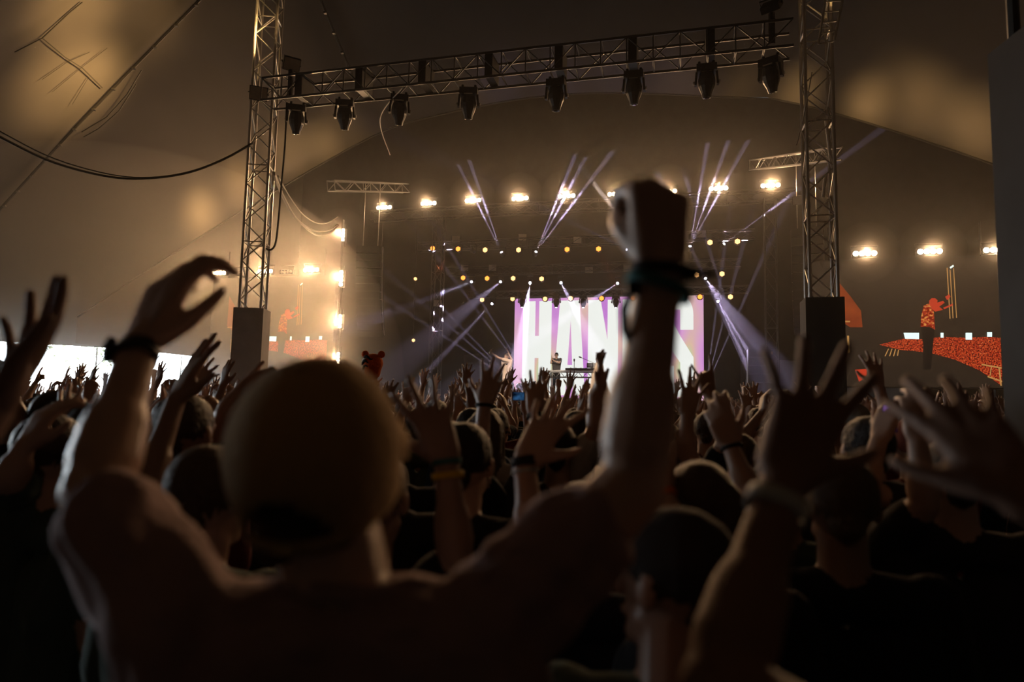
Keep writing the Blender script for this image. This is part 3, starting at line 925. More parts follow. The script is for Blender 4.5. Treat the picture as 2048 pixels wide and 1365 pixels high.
letter([rect(1252, 1277, LB, LT), rect(1277, 1285, LB, LB + 0.6), rect(1277, 1285, LT - 0.6, LT),
        [(lx(1285), LB)] + arc(lx(1312) - R_, LB + 0.75, R_, 0.75, -90, 0) + arc(lx(1312) - R_, LT - 0.75, R_, 0.75, 0, 90) + [(lx(1285), LT)]])
xr, xl = lx(1388), lx(1326)
letter([  # S: upper stroke ends at the right, lower bowl below it
    [(xl, zf(655)), (lx(1351), zf(650)), (lx(1351), LT - 0.5), (lx(1351), LT)] + arc(xl + R_, LT - 0.75, R_, 0.75, 90, 180),
    rect(1351, 1363, LT - 0.5, LT),
    [(lx(1363), zf(661)), (xr, zf(661))] + arc(xr - R_, LT - 0.75, R_, 0.75, 0, 90) + [(lx(1363), LT)],
    [(xl, zf(655)), (lx(1351), zf(650)), (lx(1363), zf(672)), (xr, zf(712)), (xr - 0.02, zf(730)), (lx(1363), zf(722)), (lx(1340), zf(690))],
    [(lx(1363), zf(722)), (xr, zf(714)), (xr, LB + 0.7)] + arc(xr - R_, LB + 0.75, R_, 0.75, 0, -90) + [(lx(1363), LB)],
    rect(1351, 1363, LB, LB + 0.5),
    [(lx(1351), zf(728)), (xl, zf(728))] + arc(xl + R_, LB + 0.75, R_, 0.75, 180, 270) + [(lx(1351), LB)],
])
tag(ms, 'large stage video screen reading HANDS in white letters on pink', 'screen')

# side video screens showing the singer before a red-lit crowd --------------------
SSW, SSH, SSZ = 5.6, 4.15, 2.65
M_SCRDARK = mat('led_screen_dark', (0.012, 0.011, 0.011), 0.5, emit=(0.05, 0.032, 0.02), strength=0.35)
def mottled(name, stops, scale, strength):
    m = bpy.data.materials.new(name)
    m.use_nodes = True
    nt = m.node_tree; b = nt.nodes['Principled BSDF']
    b.inputs['Base Color'].default_value = (0.02, 0.01, 0.01, 1)
    tc = nt.nodes.new('ShaderNodeTexCoord')
    n = nt.nodes.new('ShaderNodeTexNoise'); n.inputs['Scale'].default_value = scale; n.inputs['Detail'].default_value = 3
    r = nt.nodes.new('ShaderNodeValToRGB'); el = r.color_ramp.elements
    while len(el) < len(stops): el.new(0.5)
    for i, (p, c) in enumerate(stops):
        el[i].position = p; el[i].color = (*c, 1)
    nt.links.new(tc.outputs['Object'], n.inputs['Vector'])
    nt.links.new(n.outputs['Fac'], r.inputs['Fac'])
    nt.links.new(r.outputs['Color'], b.inputs['Emission Color'])
    b.inputs['Emission Strength'].default_value = strength
    MATS[name] = m
    return m
M_SCRCROWD = mottled('screen_red_crowd', [(0.36, (0.02, 0.0, 0.0)), (0.5, (0.55, 0.03, 0.01)), (0.62, (1.0, 0.14, 0.03)), (0.74, (1.0, 0.45, 0.15))], 24, 0.55)
M_SCRSHIRT = mottled('screen_shirt', [(0.4, (0.25, 0.01, 0.0)), (0.52, (0.6, 0.03, 0.01)), (0.6, (0.9, 0.4, 0.08))], 11, 0.6)
M_SCRRED = emission('screen_red', (0.85, 0.06, 0.02), 0.55)
M_SCRORANGE = mottled('screen_red_beam', [(0.3, (0.35, 0.04, 0.01)), (0.7, (0.7, 0.12, 0.02))], 1.5, 0.4)
M_SCRGOLD = emission('screen_gold', (1.0, 0.5, 0.14), 0.45)
M_SCRWHITE = emission('screen_white', (0.8, 1.0, 0.95), 1.1)
M_SCRBLACK = emission('screen_black', (0.05, 0.03, 0.025), 0.1)
def side_screen(uc, label):
    e = empty('side_video_screen', W(uc, 24.3, SSZ), STAGE_ANG)
    MB().box((0, 0.14, SSH / 2), (SSW + 0.08, 0.22, SSH + 0.08)).build('frame', M_BLACK, e)
    mesh_obj('panel', [(-SSW / 2, 0.02, 0), (SSW / 2, 0.02, 0), (SSW / 2, 0.02, SSH), (-SSW / 2, 0.02, SSH)], [(0, 1, 2, 3)], M_SCRDARK, e)
    for sx in (-1, 1):
        MB().tube([(sx * SSW * 0.4, 0.2, SSH), (sx * SSW * 0.4, 0.2, SSH + 1.2)], 0.03, 6).build('hanger', M_BLACKMETAL, e)
        MB().tube([(sx * SSW * 0.45, 0.3, -SSZ), (sx * SSW * 0.45, 0.3, SSH)], 0.06, 6).build('leg', M_BLACKMETAL, e)
    tag(e, label, 'screen', 'side video screens')
    return e
scrR = side_screen(6.95, 'right side video screen showing the singer in red light')
scrL = side_screen(-16.35, 'left side video screen glowing orange in the haze')
# picture, traced on the right screen and repeated on the left one
def sp(px, py):
    q = uvz(PV(px, py, 24.3))
    return (q[0] - 6.95, q[2] - SSZ)
def pic(name, polys, m, depth):
    for pl in polys:
        o = MB().add([(x, -depth, z) for (x, z) in [sp(*q) for q in pl]], [tuple(range(len(pl)))]).build(name, m, scrR)
        c = o.copy(); COL.objects.link(c); c.parent = scrL
def strip(x0, y0, x1, y1, w):
    return [(x0 - w, y0), (x0 + w, y0), (x1 + w, y1), (x1 - w, y1)]
ct = [1758, 1790, 1815, 1850, 1870, 1900, 1935, 1970, 2001]
pic('crowd_picture', [[(1758, 690), (1790, 682), (1815, 676), (1850, 680), (1880, 674), (1930, 676), (1975, 674), (2001, 676), (2004, 745), (2003, 772), (1960, 742), (1910, 720), (1860, 706), (1800, 700)]], M_SCRCROWD, 0.004)
pic('beam_picture', [[(1678, 565), (1700, 592), (1722, 622), (1725, 655), (1700, 655), (1678, 640)]], M_SCRORANGE, 0.004)
pic('haze_patch_picture', [[(1710, 740), (1735, 738), (1732, 756), (1718, 764)]], M_SCRRED, 0.004)
pic('window_picture', [[(1807, 666), (1838, 666), (1838, 679), (1810, 678)], [(1881, 666), (1887, 666), (1887, 676), (1881, 676)], [(1931, 666), (1944, 666), (1944, 680), (1931, 680)], [(1974, 665), (1984, 665), (1984, 674), (1974, 674)]], M_SCRWHITE, 0.006)
pic('truss_picture', [strip(1894, 536, 1900, 638, .9), strip(1900, 540, 1906, 637, .8), strip(1907, 537, 1913, 636, .8), strip(1696, 672, 1697, 706, 2), [(1680, 642), (1700, 642), (1700, 645), (1680, 645)],
                      strip(1777, 698, 1770, 713, 1), strip(1784, 698, 1779, 713, 1), strip(1791, 699, 1787, 713, 1), strip(1797, 700, 1795, 712, 1),
                      [(1963, 728), (2003, 735), (2003, 738), (1963, 731)], [(1975, 752), (2004, 762), (2004, 765), (1975, 755)], strip(1983, 733, 1980, 752, 1), strip(1998, 736, 2002, 772, 1.5)], M_SCRGOLD, 0.006)
pic('lamp_picture', [[(1899, 535), (1906, 530), (1908, 533), (1901, 538)]], M_SCRWHITE, 0.008)
pic('singer_legs_picture', [[(1842, 652), (1869, 658), (1866, 690), (1862, 740), (1846, 740), (1846, 690)]], M_SCRBLACK, 0.008)
pic('singer_shirt_picture', [[(1847, 612), (1856, 608), (1866, 612), (1868, 630), (1870, 660), (1858, 654), (1841, 654), (1842, 634)]], M_SCRSHIRT, 0.010)
pic('singer_arms_picture', [[(1862, 616), (1874, 606), (1886, 602), (1889, 606), (1878, 614), (1886, 620), (1870, 624)], [(1890, 594), (1898, 589), (1901, 594), (1894, 601)], [(1886, 616), (1905, 608), (1906, 611), (1888, 619)]], M_SCRRED, 0.012)
pic('singer_head_picture', [[(1858, 608), (1858, 602), (1863, 597), (1870, 597), (1875, 601), (1874, 607), (1868, 613), (1861, 614)]], M_SCRRED, 0.012)

# ================================================================== hanging speakers and cables
def line_array(u, v, ztop, n, label, lean):
    e = empty('line_array_speaker', W(u, v, ztop), STAGE_ANG + lean)
    y, z, a = 0.0, 0.0, 0.0
    for i in range(n):
        b = MB()
        R = Matrix.Rotation(a, 3, 'X')
        b.box((0, y, z - 0.15), (1.0, 0.5, 0.28), R)
        c = b.build('cabinet', M_BLACK, e)
        MB().box((0, y - 0.26, z - 0.15), (0.94, 0.02, 0.24), R).build('grille', mat('speaker_grille', (0.03, 0.03, 0.03), 0.6, 0.3), c)
        for sx in (-1, 1):
            MB().box((sx * 0.505, y, z - 0.15), (0.02, 0.06, 0.31), R).build('rigging_link', M_TRUSS, c)
        a += 0.018 + 0.012 * i * 0.5
        z -= 0.3 * math.cos(a); y += 0.3 * math.sin(a)
    for sx in (-0.3, 0.3):
        MB().tube([(sx, 0, 0), (sx, 0, 2.6)], 0.015, 6).build('chain', M_TRUSS, e)
    tag(e, label, 'speaker', 'hanging line arrays')
line_array(-12.2, 24.6, 8.0, 12, 'curved hanging line array of black speakers left of the stage', 0.2)
line_array(4.05, 24.6, 8.0, 12, 'curved hanging line array of black speakers right of the stage', -0.2)
for i in range(4):
    q = PV(1522, 757 - i * 17, 25.0)
    e = empty('stacked_speaker', (q[0], q[1], q[2] - 0.16), STAGE_ANG)
    MB().box((0, 0.3, 0.15), (0.85, 0.6, 0.29)).build('cabinet', M_BLACK, e)
    MB().box((0, -0.005, 0.15), (0.78, 0.02, 0.23)).build('grille', mat('speaker_grille', (0.03, 0.03, 0.03), 0.6, 0.3), e)
    MB().box((0.35, -0.02, 0.15), (0.05, 0.02, 0.1)).build('badge', mat('amber_badge', (0.5, 0.25, 0.08), 0.5), e)
    tag(e, f'black speaker in the ground stack at stage right, {["lowest", "second", "third", "topmost"][i]} one', 'speaker', 'ground speaker stack at stage right')
q0 = PV(1522, 757, 25.0)
e = empty('speaker_plinth', (q0[0], q0[1], DECK), STAGE_ANG)
MB().box((0, 0.3, (q0[2] - 0.16 - DECK) / 2), (0.9, 0.62, max(0.05, q0[2] - 0.16 - DECK - 0.002))).build('box', M_BLACK, e)
MB().box((0, -0.012, 0.05), (0.86, 0.01, 0.04)).build('kick_rail', M_TRUSS, e)
tag(e, 'low black plinth under the speaker stack at stage right', 'plinth')

def cable(pts, r, m, label, group=None, n=40):
    """smooth hanging cable through world points"""
    pts = [np.asarray(p, float) for p in pts]
    out = []
    k = len(pts)
    for i in range(k - 1):
        p0, p1, p2, p3 = pts[max(i - 1, 0)], pts[i], pts[i + 1], pts[min(i + 2, k - 1)]
        for t in np.linspace(0, 1, n // (k - 1) + 1)[:-1]:
            out.append(0.5 * ((2 * p1) + (-p0 + p2) * t + (2 * p0 - 5 * p1 + 4 * p2 - p3) * t * t + (-p0 + 3 * p1 - 3 * p2 + p3) * t ** 3))
    out.append(pts[-1])
    b = MB().tube([p - pts[0] for p in out], r, 7)
    o = b.build('hanging_cable', m, None, True, loc=pts[0])
    tag(o, label, 'cable', group)
cable([P(-160, 190, 10.0), P(0, 274, 11), P(110, 326, 12), P(220, 354, 13), P(300, 357, 13.6), P(380, 345, 14.2), P(450, 318, 14.6), P(505, 287, 14.9)], 0.022, M_CABLE, 'thick black cable sagging from the left edge to the left mast', 'sagging cables')
cable([P(-160, 172, 10.2), P(0, 263, 11.2), P(110, 318, 12.2), P(220, 349, 13.2), P(300, 355, 13.8), P(380, 343, 14.4), P(450, 316, 14.7), P(507, 284, 14.9)], 0.012, M_CABLE, 'thin black cable sagging just above the thick one at the left mast', 'sagging cables')
cable([P(548, 345, 15.0), P(568, 395, 17), P(595, 440, 19), P(632, 470, 21.5), P(660, 466, 23), P(677, 450, 23.4)], 0.028, M_ROPE, 'lower pale cable loop from the left mast to the lamp column', 'pale cable loops')
cable([P(548, 347, 15.0), P(565, 395, 17), P(592, 437, 19), P(630, 462, 21.5), P(658, 460, 23), P(675, 449, 23.4)], 0.024, M_ROPE, 'middle pale cable loop from the left mast to the lamp column', 'pale cable loops')
cable([P(556, 352, 15.0), P(580, 395, 17), P(605, 428, 19), P(632, 446, 21.5), P(655, 446, 23), P(676, 434, 23.4)], 0.016, M_ROPE, 'upper thin pale cable loop from the left mast to the lamp column', 'pale cable loops')
cable([P(574, 205, 14.3), P(570, 290, 14.5), P(562, 380, 14.8), P(556, 450, 15.0), P(550, 490, 15.1), P(538, 500, 15.1), P(522, 488, 15.1)], 0.022, M_CABLE, 'black cable dropping from the front truss beside the left mast')
cable([P(1652, 240, 12.2), P(1659, 300, 12.3), P(1668, 356, 12.4)], 0.03, M_ROPE, 'bright rope hanging along the right side of the right mast')
cable([P(1646, 395, 12.3), P(1649, 370, 12.3), P(1652, 350, 12.3)], 0.03, M_ROPE, 'short bright rope end at the right mast')
cable([P(1593, 290, 12.0), P(1608, 230, 12.0), P(1624, 145, 12.0)], 0.01, M_ROPE, 'thin guy line slanting across the left face of the right mast')
cable([P(805, 175, 12.6), P(760, 240, 16), P(780, 310, 19.8)], 0.012, M_ROPE, 'thin guy line hanging below the left part of the front truss')

# ================================================================== DJ desk and stage gear
dj = empty('dj_desk', PV(1148, 741, 28.6), STAGE_ANG)
dz = float(dj.location[2]) - (DECK + 0.32)
MB().box((0, 0.35, -0.02), (2.3, 0.75, 0.04)).build('table_top', M_TRUSS, dj)
for z_ in (-0.08, -0.3):
    rod('front_bar', (-1.15, 0, z_), (1.15, 0, z_), 0.03, M_TRUSS, dj)
for i in range(12):
    rod('brace', (-1.15 + i * 0.19, 0, -0.08 if i % 2 else -0.3), (-1.15 + (i + 1) * 0.19, 0, -0.3 if i % 2 else -0.08), 0.014, M_TRUSS, dj)
for sx in (-1.1, 1.1):
    for sy in (0.03, 0.68):
        rod('leg', (sx, sy, -dz), (sx, sy, -0.04), 0.025, M_TRUSS, dj)
tag(dj, 'pale truss-fronted DJ desk in front of the lettered screen', 'desk')
mx = empty('dj_mixer', np.array(dj.location) + NV * 0.35, STAGE_ANG)
MB().box((0.25, 0, 0.05), (1.3, 0.4, 0.1)).build('body', M_BLACKMETAL, mx)
for i in range(5):
    MB().lathe([(0, 0.03), (0.03, 0.026)], (-0.2 + i * 0.22, 0, 0.1), (0, 0, 1), 10).build('knob', M_TRUSS, mx)
tag(mx, 'flat DJ mixer lying on the truss-fronted desk', 'mixer')
mk = empty('microphone_stand', PV(1148, 757, 28.3), STAGE_ANG)
mzb = float(mk.location[2]) - (DECK + 0.32)
rod('pole', (0, 0, -mzb), (0, 0, 0.72), 0.012, M_BLACKMETAL, mk)
MB().lathe([(0, 0.02), (0.06, 0.035), (0.1, 0.03), (0.12, 0.01)], (0, 0, 0.7), (0, 0, 1), 10).build('microphone', M_BLACK, mk)
MB().lathe([(0, 0.14), (0.03, 0.12)], (0, 0, -mzb), (0, 0, 1), 14).build('base', M_BLACK, mk)
tag(mk, 'thin microphone stand in front of the DJ desk', 'microphone stand')
kb = empty('drum_machine', PV(1180, 737, 28.7), STAGE_ANG)
MB().box((0, 0, 0.12), (0.26, 0.14, 0.2)).build('body', M_BLACK, kb)
MB().box((0, -0.075, 0.13), (0.2, 0.01, 0.12)).build('display', mat('grey_display', (0.2, 0.2, 0.22), 0.3), kb)
tag(kb, 'small black device on the right end of the DJ desk', 'device')
bm = empty('boom_microphone', PV(1178, 726, 28.9), STAGE_ANG)
rod('boom', (-0.35, 0, 0.22), (0.3, 0, -0.05), 0.01, M_TRUSS, bm)
rod('pole', (0.3, 0, -0.05), (0.3, 0, -(float(bm.location[2]) - DECK - 0.32)), 0.014, M_TRUSS, bm)
MB().lathe([(-0.05, 0.02), (0, 0.03), (0.05, 0.03), (0.09, 0.012)], (-0.36, 0, 0.225), (-1, 0, 0.4), 10).build('microphone', M_BLACK, bm)
tag(bm, 'slanting boom microphone beside the drummer', 'microphone stand')

# ================================================================== PEOPLE
TMP = bpy.data.scenes.new('workshop')          # scratch scene for fusing limbs, removed at the end

class Fig:
    """collects tapered limbs, then fuses them into one continuous surface"""
    NSEG = 10
    def __init__(s):
        s.v, s.f, s.seg, s.n = [], [], [], 0
    def cap(s, p0, p1, r0, r1, tagid=0, flat=None):
        p0, p1 = np.asarray(p0, float), np.asarray(p1, float)
        d = p1 - p0
        L = np.linalg.norm(d)
        d = d / L if L > 1e-6 else np.array([0, 0, 1.0])
        a = np.asarray(flat[0], float) if flat else (np.array([0, 0, 1.0]) if abs(d[2]) < 0.9 else np.array([1.0, 0, 0]))
        e1 = nrm(a - d * (a @ d)); e2 = np.cross(d, e1)
        sc = flat[1] if flat else 1.0
        N = s.NSEG
        t = np.arange(N) * 2 * PI / N
        circ = np.outer(np.cos(t) * sc, e1) + np.outer(np.sin(t), e2)
        rings = []
        for (c, r, la) in ((p0, r0, -60), (p0, r0, -28), (p0, r0, 0), (p1, r1, 0), (p1, r1, 28), (p1, r1, 60)):
            la = math.radians(la)
            rings.append(c + d * r * math.sin(la) + circ * r * math.cos(la))
        vs = np.vstack([p0 - d * r0] + rings + [p1 + d * r1])
        base = s.n
        fs = []
        for j in range(N):
            fs.append((base, base + 1 + (j + 1) % N, base + 1 + j))
        for k in range(5):
            o = base + 1 + k * N
            for j in range(N):
                fs.append((o + j, o + (j + 1) % N, o + N + (j + 1) % N, o + N + j))
        o = base + 1 + 5 * N
        for j in range(N):
            fs.append((o + j, o + (j + 1) % N, base + 1 + 6 * N))
        s.v.append(vs); s.f += fs; s.n += len(vs)
        s.seg.append((p0, p1, r0, r1, tagid))
        return s
    def ell(s, c, rx, ry, rz, tagid=0, R=None):
        """ellipsoid; R: rows are local axes"""
        N, M = 14, 8
        R = np.eye(3) if R is None else R
        pts = [np.array([0, 0, -rz])]
        for i in range(1, M):
            la = -PI / 2 + PI * i / M
            for j in range(N):
                q = 2 * PI * j / N
                pts.append(np.array([rx * math.cos(la) * math.cos(q), ry * math.cos(la) * math.sin(q), rz * math.sin(la)]))
        pts.append(np.array([0, 0, rz]))
        vs = np.array(pts) @ R + np.asarray(c, float)
        b = s.n; fs = []
        for j in range(N):
            fs.append((b, b + 1 + (j + 1) % N, b + 1 + j))
        for k in range(M - 2):
            o = b + 1 + k * N
            for j in range(N):
                fs.append((o + j, o + (j + 1) % N, o + N + (j + 1) % N, o + N + j))
        o = b + 1 + (M - 2) * N
        for j in range(N):
            fs.append((o + j, o + (j + 1) % N, b + 1 + (M - 1) * N))
        s.v.append(vs); s.f += fs; s.n += len(vs)
        rm = min(rx, ry, rz)
        ax = R[int(np.argmax([rx, ry, rz]))]; h = max(rx, ry, rz) - rm
        s.seg.append((np.asarray(c) - ax * h, np.asarray(c) + ax * h, rm, rm, tagid))
        return s
    def fuse(s, name, voxel, tris, mats, origin, smooth=2, wobble=None):
        origin = np.asarray(origin, float)
        me = bpy.data.meshes.new(name + '_raw')
        V = np.vstack(s.v) - origin
        me.from_pydata(V.tolist(), [], s.f)
        o = bpy.data.objects.new(name + '_raw', me)
        TMP.collection.objects.link(o)
        r = o.modifiers.new('r', 'REMESH'); r.mode = 'VOXEL'; r.voxel_size = voxel
        sm = o.modifiers.new('s', 'SMOOTH'); sm.factor = 0.5; sm.iterations = smooth
        with bpy.context.temp_override(scene=TMP, view_layer=TMP.view_layers[0]):
            dg = bpy.context.evaluated_depsgraph_get()
        dg.update()
        out = bpy.data.meshes.new_from_object(o.evaluated_get(dg))
        n0 = len(out.polygons) * 2
        if tris and n0 > tris:
            o.modifiers.clear()
            o.data = out
            dc = o.modifiers.new('d', 'DECIMATE'); dc.ratio = tris / n0
            dg.update()
            out2 = bpy.data.meshes.new_from_object(o.evaluated_get(dg))
            bpy.data.objects.remove(o); bpy.data.meshes.remove(out); out = out2
        else:
            bpy.data.objects.remove(o)
        bpy.data.meshes.remove(me)
        out.name = name
        if wobble is not None:
            nv = len(out.vertices)
            co = np.empty(nv * 3); out.vertices.foreach_get('co', co); co = co.reshape(-1, 3)
            no = np.empty(nv * 3); out.vertices.foreach_get('normal', no); no = no.reshape(-1, 3)
            co = co + no * wobble(co + origin)[:, None]
            out.vertices.foreach_set('co', co.ravel())
        out.materials.clear()
        for m in mats:
            out.materials.append(m)
        if len(mats) > 1:
            npol = len(out.polygons)
            cc = np.empty(npol * 3); out.polygons.foreach_get('center', cc); cc = cc.reshape(-1, 3) + origin
            best = np.full(npol, 1e9); idx = np.zeros(npol, int)
            for (p0, p1, r0, r1, t) in s.seg:
                d = p1 - p0; L2 = d @ d + 1e-9
                k = np.clip(((cc - p0) @ d) / L2, 0, 1)
                ds = np.linalg.norm(cc - (p0 + k[:, None] * d), axis=1) - (r0 + (r1 - r0) * k)
                u = ds < best
                best[u] = ds[u]; idx[u] = t
            out.polygons.foreach_set('material_index', idx.astype(np.int32))
        out.shade_smooth()
        return out

SKIN, SHIRT, HAIR, TROUS, SHOE, CAPM = 0, 1, 2, 3, 4, 5
POSES = {  # (base, middle, tip) bend of index..little finger, spread, thumb openness
    'open': ([(8, 10, 6), (5, 8, 5), (8, 10, 6), (12, 12, 8)], [14, 3, -9, -22], 1.0),
    'spread': ([(4, 6, 4), (2, 4, 3), (3, 6, 4), (6, 8, 5)], [20, 5, -12, -30], 1.25),
    'relaxed': ([(22, 28, 18), (26, 30, 18), (30, 32, 20), (34, 34, 22)], [8, 1, -6, -13], 0.8),
    'cup': ([(20, 42, 30), (22, 44, 30), (26, 46, 32), (30, 48, 32)], [7, 1, -5, -11], 0.8),
    'curl': ([(34, 52, 30), (36, 55, 32), (40, 55, 34), (42, 56, 34)], [8, 2, -5, -12], 0.8),
    'fist': ([(78, 95, 60), (80, 97, 60), (82, 97, 60), (80, 95, 60)], [2, 0, -2, -4], 0.0),
    'point': ([(4, 6, 4), (80, 95, 60), (82, 96, 60), (80, 95, 60)], [3, 0, -2, -4], 0.0),
    'rock': ([(5, 8, 5), (80, 95, 60), (82, 96, 60), (8, 8, 6)], [8, 0, -2, -16], 0.0),
    'flat': ([(6, 6, 4), (4, 6, 4), (5, 6, 4), (8, 8, 5)], [5, 1, -4, -9], 0.5),
}

def hand(F, wrist, f, p, right, pose='open', k=1.0, tid=SKIN, thick=1.0):
    """wrist point, finger direction f, palm normal p; returns the highest finger tip"""
    f = nrm(f); p = np.asarray(p, float); p = nrm(p - f * (p @ f))
    t = np.cross(f, p) if right else np.cross(p, f)
    W0 = np.asarray(wrist, float)
    curls, spread, th = POSES[pose]
    base = [0.020, 0.007, -0.007, -0.019]
    kx = [0.031, 0.0105, -0.0105, -0.030]
    ky = [0.092, 0.097, 0.092, 0.083]
    ln = [(0.043, 0.026, 0.021), (0.048, 0.030, 0.022), (0.044, 0.028, 0.022), (0.034, 0.021, 0.019)]
    rr = [0.0098, 0.0100, 0.0094, 0.0082]
    F.cap(W0 - f * 0.01, W0 + f * 0.02 * k, 0.027 * k, 0.026 * k, tid, (p, 0.72))
    tips = []
    for i in range(4):
        b0 = W0 + (t * base[i] + f * 0.012) * k
        K = W0 + (t * kx[i] + f * ky[i]) * k
        F.cap(b0, K, 0.0155 * k, 0.0122 * k, tid)
        a = math.radians(spread[i])
        d0 = f * math.cos(a) + t * math.sin(a)
        q = K; ang = 0.0
        r = rr[i] * k * thick
        for j in range(3):
            ang += math.radians(curls[i][j])
            d = d0 * math.cos(ang) + p * math.sin(ang)
            q2 = q + d * ln[i][j] * k
            F.cap(q, q2, r * (1.08 - 0.07 * j), r * (1.0 - 0.09 * j), tid)
            q = q2
        tips.append(q)
    # palm body, ball of the thumb, edge of the hand
    F.cap(W0 + (f * 0.03 + t * 0.012) * k, W0 + (f * 0.078 + t * 0.012) * k, 0.019 * k, 0.018 * k, tid, (p, 0.75))
    F.cap(W0 + (f * 0.03 - t * 0.012) * k, W0 + (f * 0.075 - t * 0.012) * k, 0.019 * k, 0.018 * k, tid, (p, 0.75))
    F.cap(W0 + (f * 0.02 - t * 0.021 + p * 0.006) * k, W0 + (f * 0.062 - t * 0.027 + p * 0.005) * k, 0.0155 * k, 0.0135 * k, tid)
    b0 = W0 + (f * 0.016 + t * 0.018 + p * 0.006) * k
    if th > 0:
        m = b0 + nrm(f * 0.75 + t * 0.62 * (0.7 + 0.3 * th) + p * 0.3) * 0.046 * k
        F.cap(b0, m, 0.0175 * k, 0.0145 * k, tid)
        d1 = nrm(f * (0.85 - 0.25 * (th - 0.8)) + t * 0.75 * th + p * 0.16)
        m2 = m + d1 * 0.034 * k
        F.cap(m, m2, 0.0128 * k, 0.0108 * k, tid)
        d2 = nrm(f * 0.9 + t * 0.55 * th + p * 0.06)
        F.cap(m2, m2 + d2 * 0.026 * k, 0.0106 * k, 0.0084 * k, tid)
        F.cap(b0 + (f * 0.03 + t * 0.004) * k, W0 + (f * 0.075 + t * 0.026) * k, 0.011 * k, 0.011 * k, tid)
    else:                                        # thumb folded over the fingers
        m = b0 + nrm(f * 0.8 + t * 0.35 + p * 0.5) * 0.046 * k
        F.cap(b0, m, 0.0175 * k, 0.0145 * k, tid)
        m2 = m + nrm(f * 0.45 + p * 0.75 - t * 0.25) * 0.034 * k
        F.cap(m, m2, 0.0128 * k, 0.0112 * k, tid)
        F.cap(m2, m2 + nrm(-t * 0.9 + p * 0.15 + f * 0.1) * 0.03 * k, 0.011 * k, 0.009 * k, tid)
    return tips

def arm(F, sh, el, wr, k=1.0, sleeve=0.6, tid_skin=SKIN, tid_shirt=SHIRT, inflate=0.006):
    sh, el, wr = [np.asarray(x, float) for x in (sh, el, wr)]
    F.cap(sh, el, 0.050 * k, 0.040 * k, tid_skin)
    F.cap(sh + (el - sh) * 0.35, sh + (el - sh) * 0.6, 0.049 * k, 0.046 * k, tid_skin)
    F.cap(el, wr, 0.0385 * k, 0.0265 * k, tid_skin)
    F.cap(el + (wr - el) * 0.18, el + (wr - el) * 0.42, 0.0435 * k, 0.041 * k, tid_skin)
    if sleeve:
        F.cap(sh, sh + (el - sh) * sleeve, 0.060 * k + inflate, 0.054 * k + inflate, tid_shirt)

def head(F, c, fwd, up, k=1.0, hair='short', tid=SKIN):
    """c: centre of the skull between the ears"""
    fwd, up = nrm(fwd), np.asarray(up, float)
    up = nrm(up - fwd * (up @ fwd)); sd = np.cross(fwd, up)
    L = lambda x, y, z: np.asarray(c) + (sd * x + fwd * y + up * z) * k
    R = np.array([sd, fwd, up])
    F.ell(L(0, -0.008, 0.022), 0.076 * k, 0.097 * k, 0.092 * k, tid, R)
    F.cap(L(0, 0.035, 0.01), L(0, 0.043, -0.075), 0.056 * k, 0.036 * k, tid)
    F.cap(L(0.026, 0.02, -0.055), L(0.012, 0.06, -0.088), 0.036 * k, 0.024 * k, tid)
    F.cap(L(-0.026, 0.02, -0.055), L(-0.012, 0.06, -0.088), 0.036 * k, 0.024 * k, tid)
    F.cap(L(0, 0.086, 0.008), L(0, 0.104, -0.03), 0.009 * k, 0.013 * k, tid)          # nose
    F.cap(L(-0.03, 0.078, 0.022), L(0.03, 0.078, 0.022), 0.013 * k, 0.013 * k, tid)    # brow
    F.cap(L(-0.016, 0.085, -0.058), L(0.016, 0.085, -0.058), 0.009 * k, 0.009 * k, tid)  # lips
    for s in (-1, 1):
        F.ell(L(s * 0.08, -0.005, -0.005), 0.010 * k, 0.019 * k, 0.031 * k, tid, R)
    if hair in ('short', 'long', 'bun', 'cap'):
        F.ell(L(0, -0.016, 0.036), 0.083 * k, 0.100 * k, 0.089 * k, HAIR if hair != 'cap' else CAPM, R)
    if hair == 'short':
        F.cap(L(0, -0.06, 0.0), L(0, -0.075, -0.03), 0.05 * k, 0.04 * k, HAIR)
    if hair == 'cap':
        F.cap(L(-0.045, 0.10, 0.03), L(0.045, 0.10, 0.03), 0.035 * k, 0.035 * k, CAPM, (up, 0.25))
        F.cap(L(-0.03, 0.14, 0.02), L(0.03, 0.14, 0.02), 0.035 * k, 0.035 * k, CAPM, (up, 0.22))
        F.cap(L(0, -0.06, -0.02), L(0, -0.07, -0.04), 0.05 * k, 0.04 * k, HAIR)
    if hair == 'bun':
        F.cap(L(0, -0.10, 0.09), L(0, -0.12, 0.1), 0.035 * k, 0.03 * k, HAIR)
        F.cap(L(0, -0.06, 0.0), L(0, -0.075, -0.04), 0.05 * k, 0.03 * k, HAIR)
    if hair == 'long':
        for s in (-1, 0, 1):
            F.cap(L(s * 0.05, -0.05, 0.03), L(s * 0.06, -0.075, -0.24), 0.05 * k, 0.035 * k, HAIR)
        for s in (-1, 1):
            F.cap(L(s * 0.07, 0.0, 0.04), L(s * 0.085, -0.02, -0.2), 0.025 * k, 0.022 * k, HAIR)

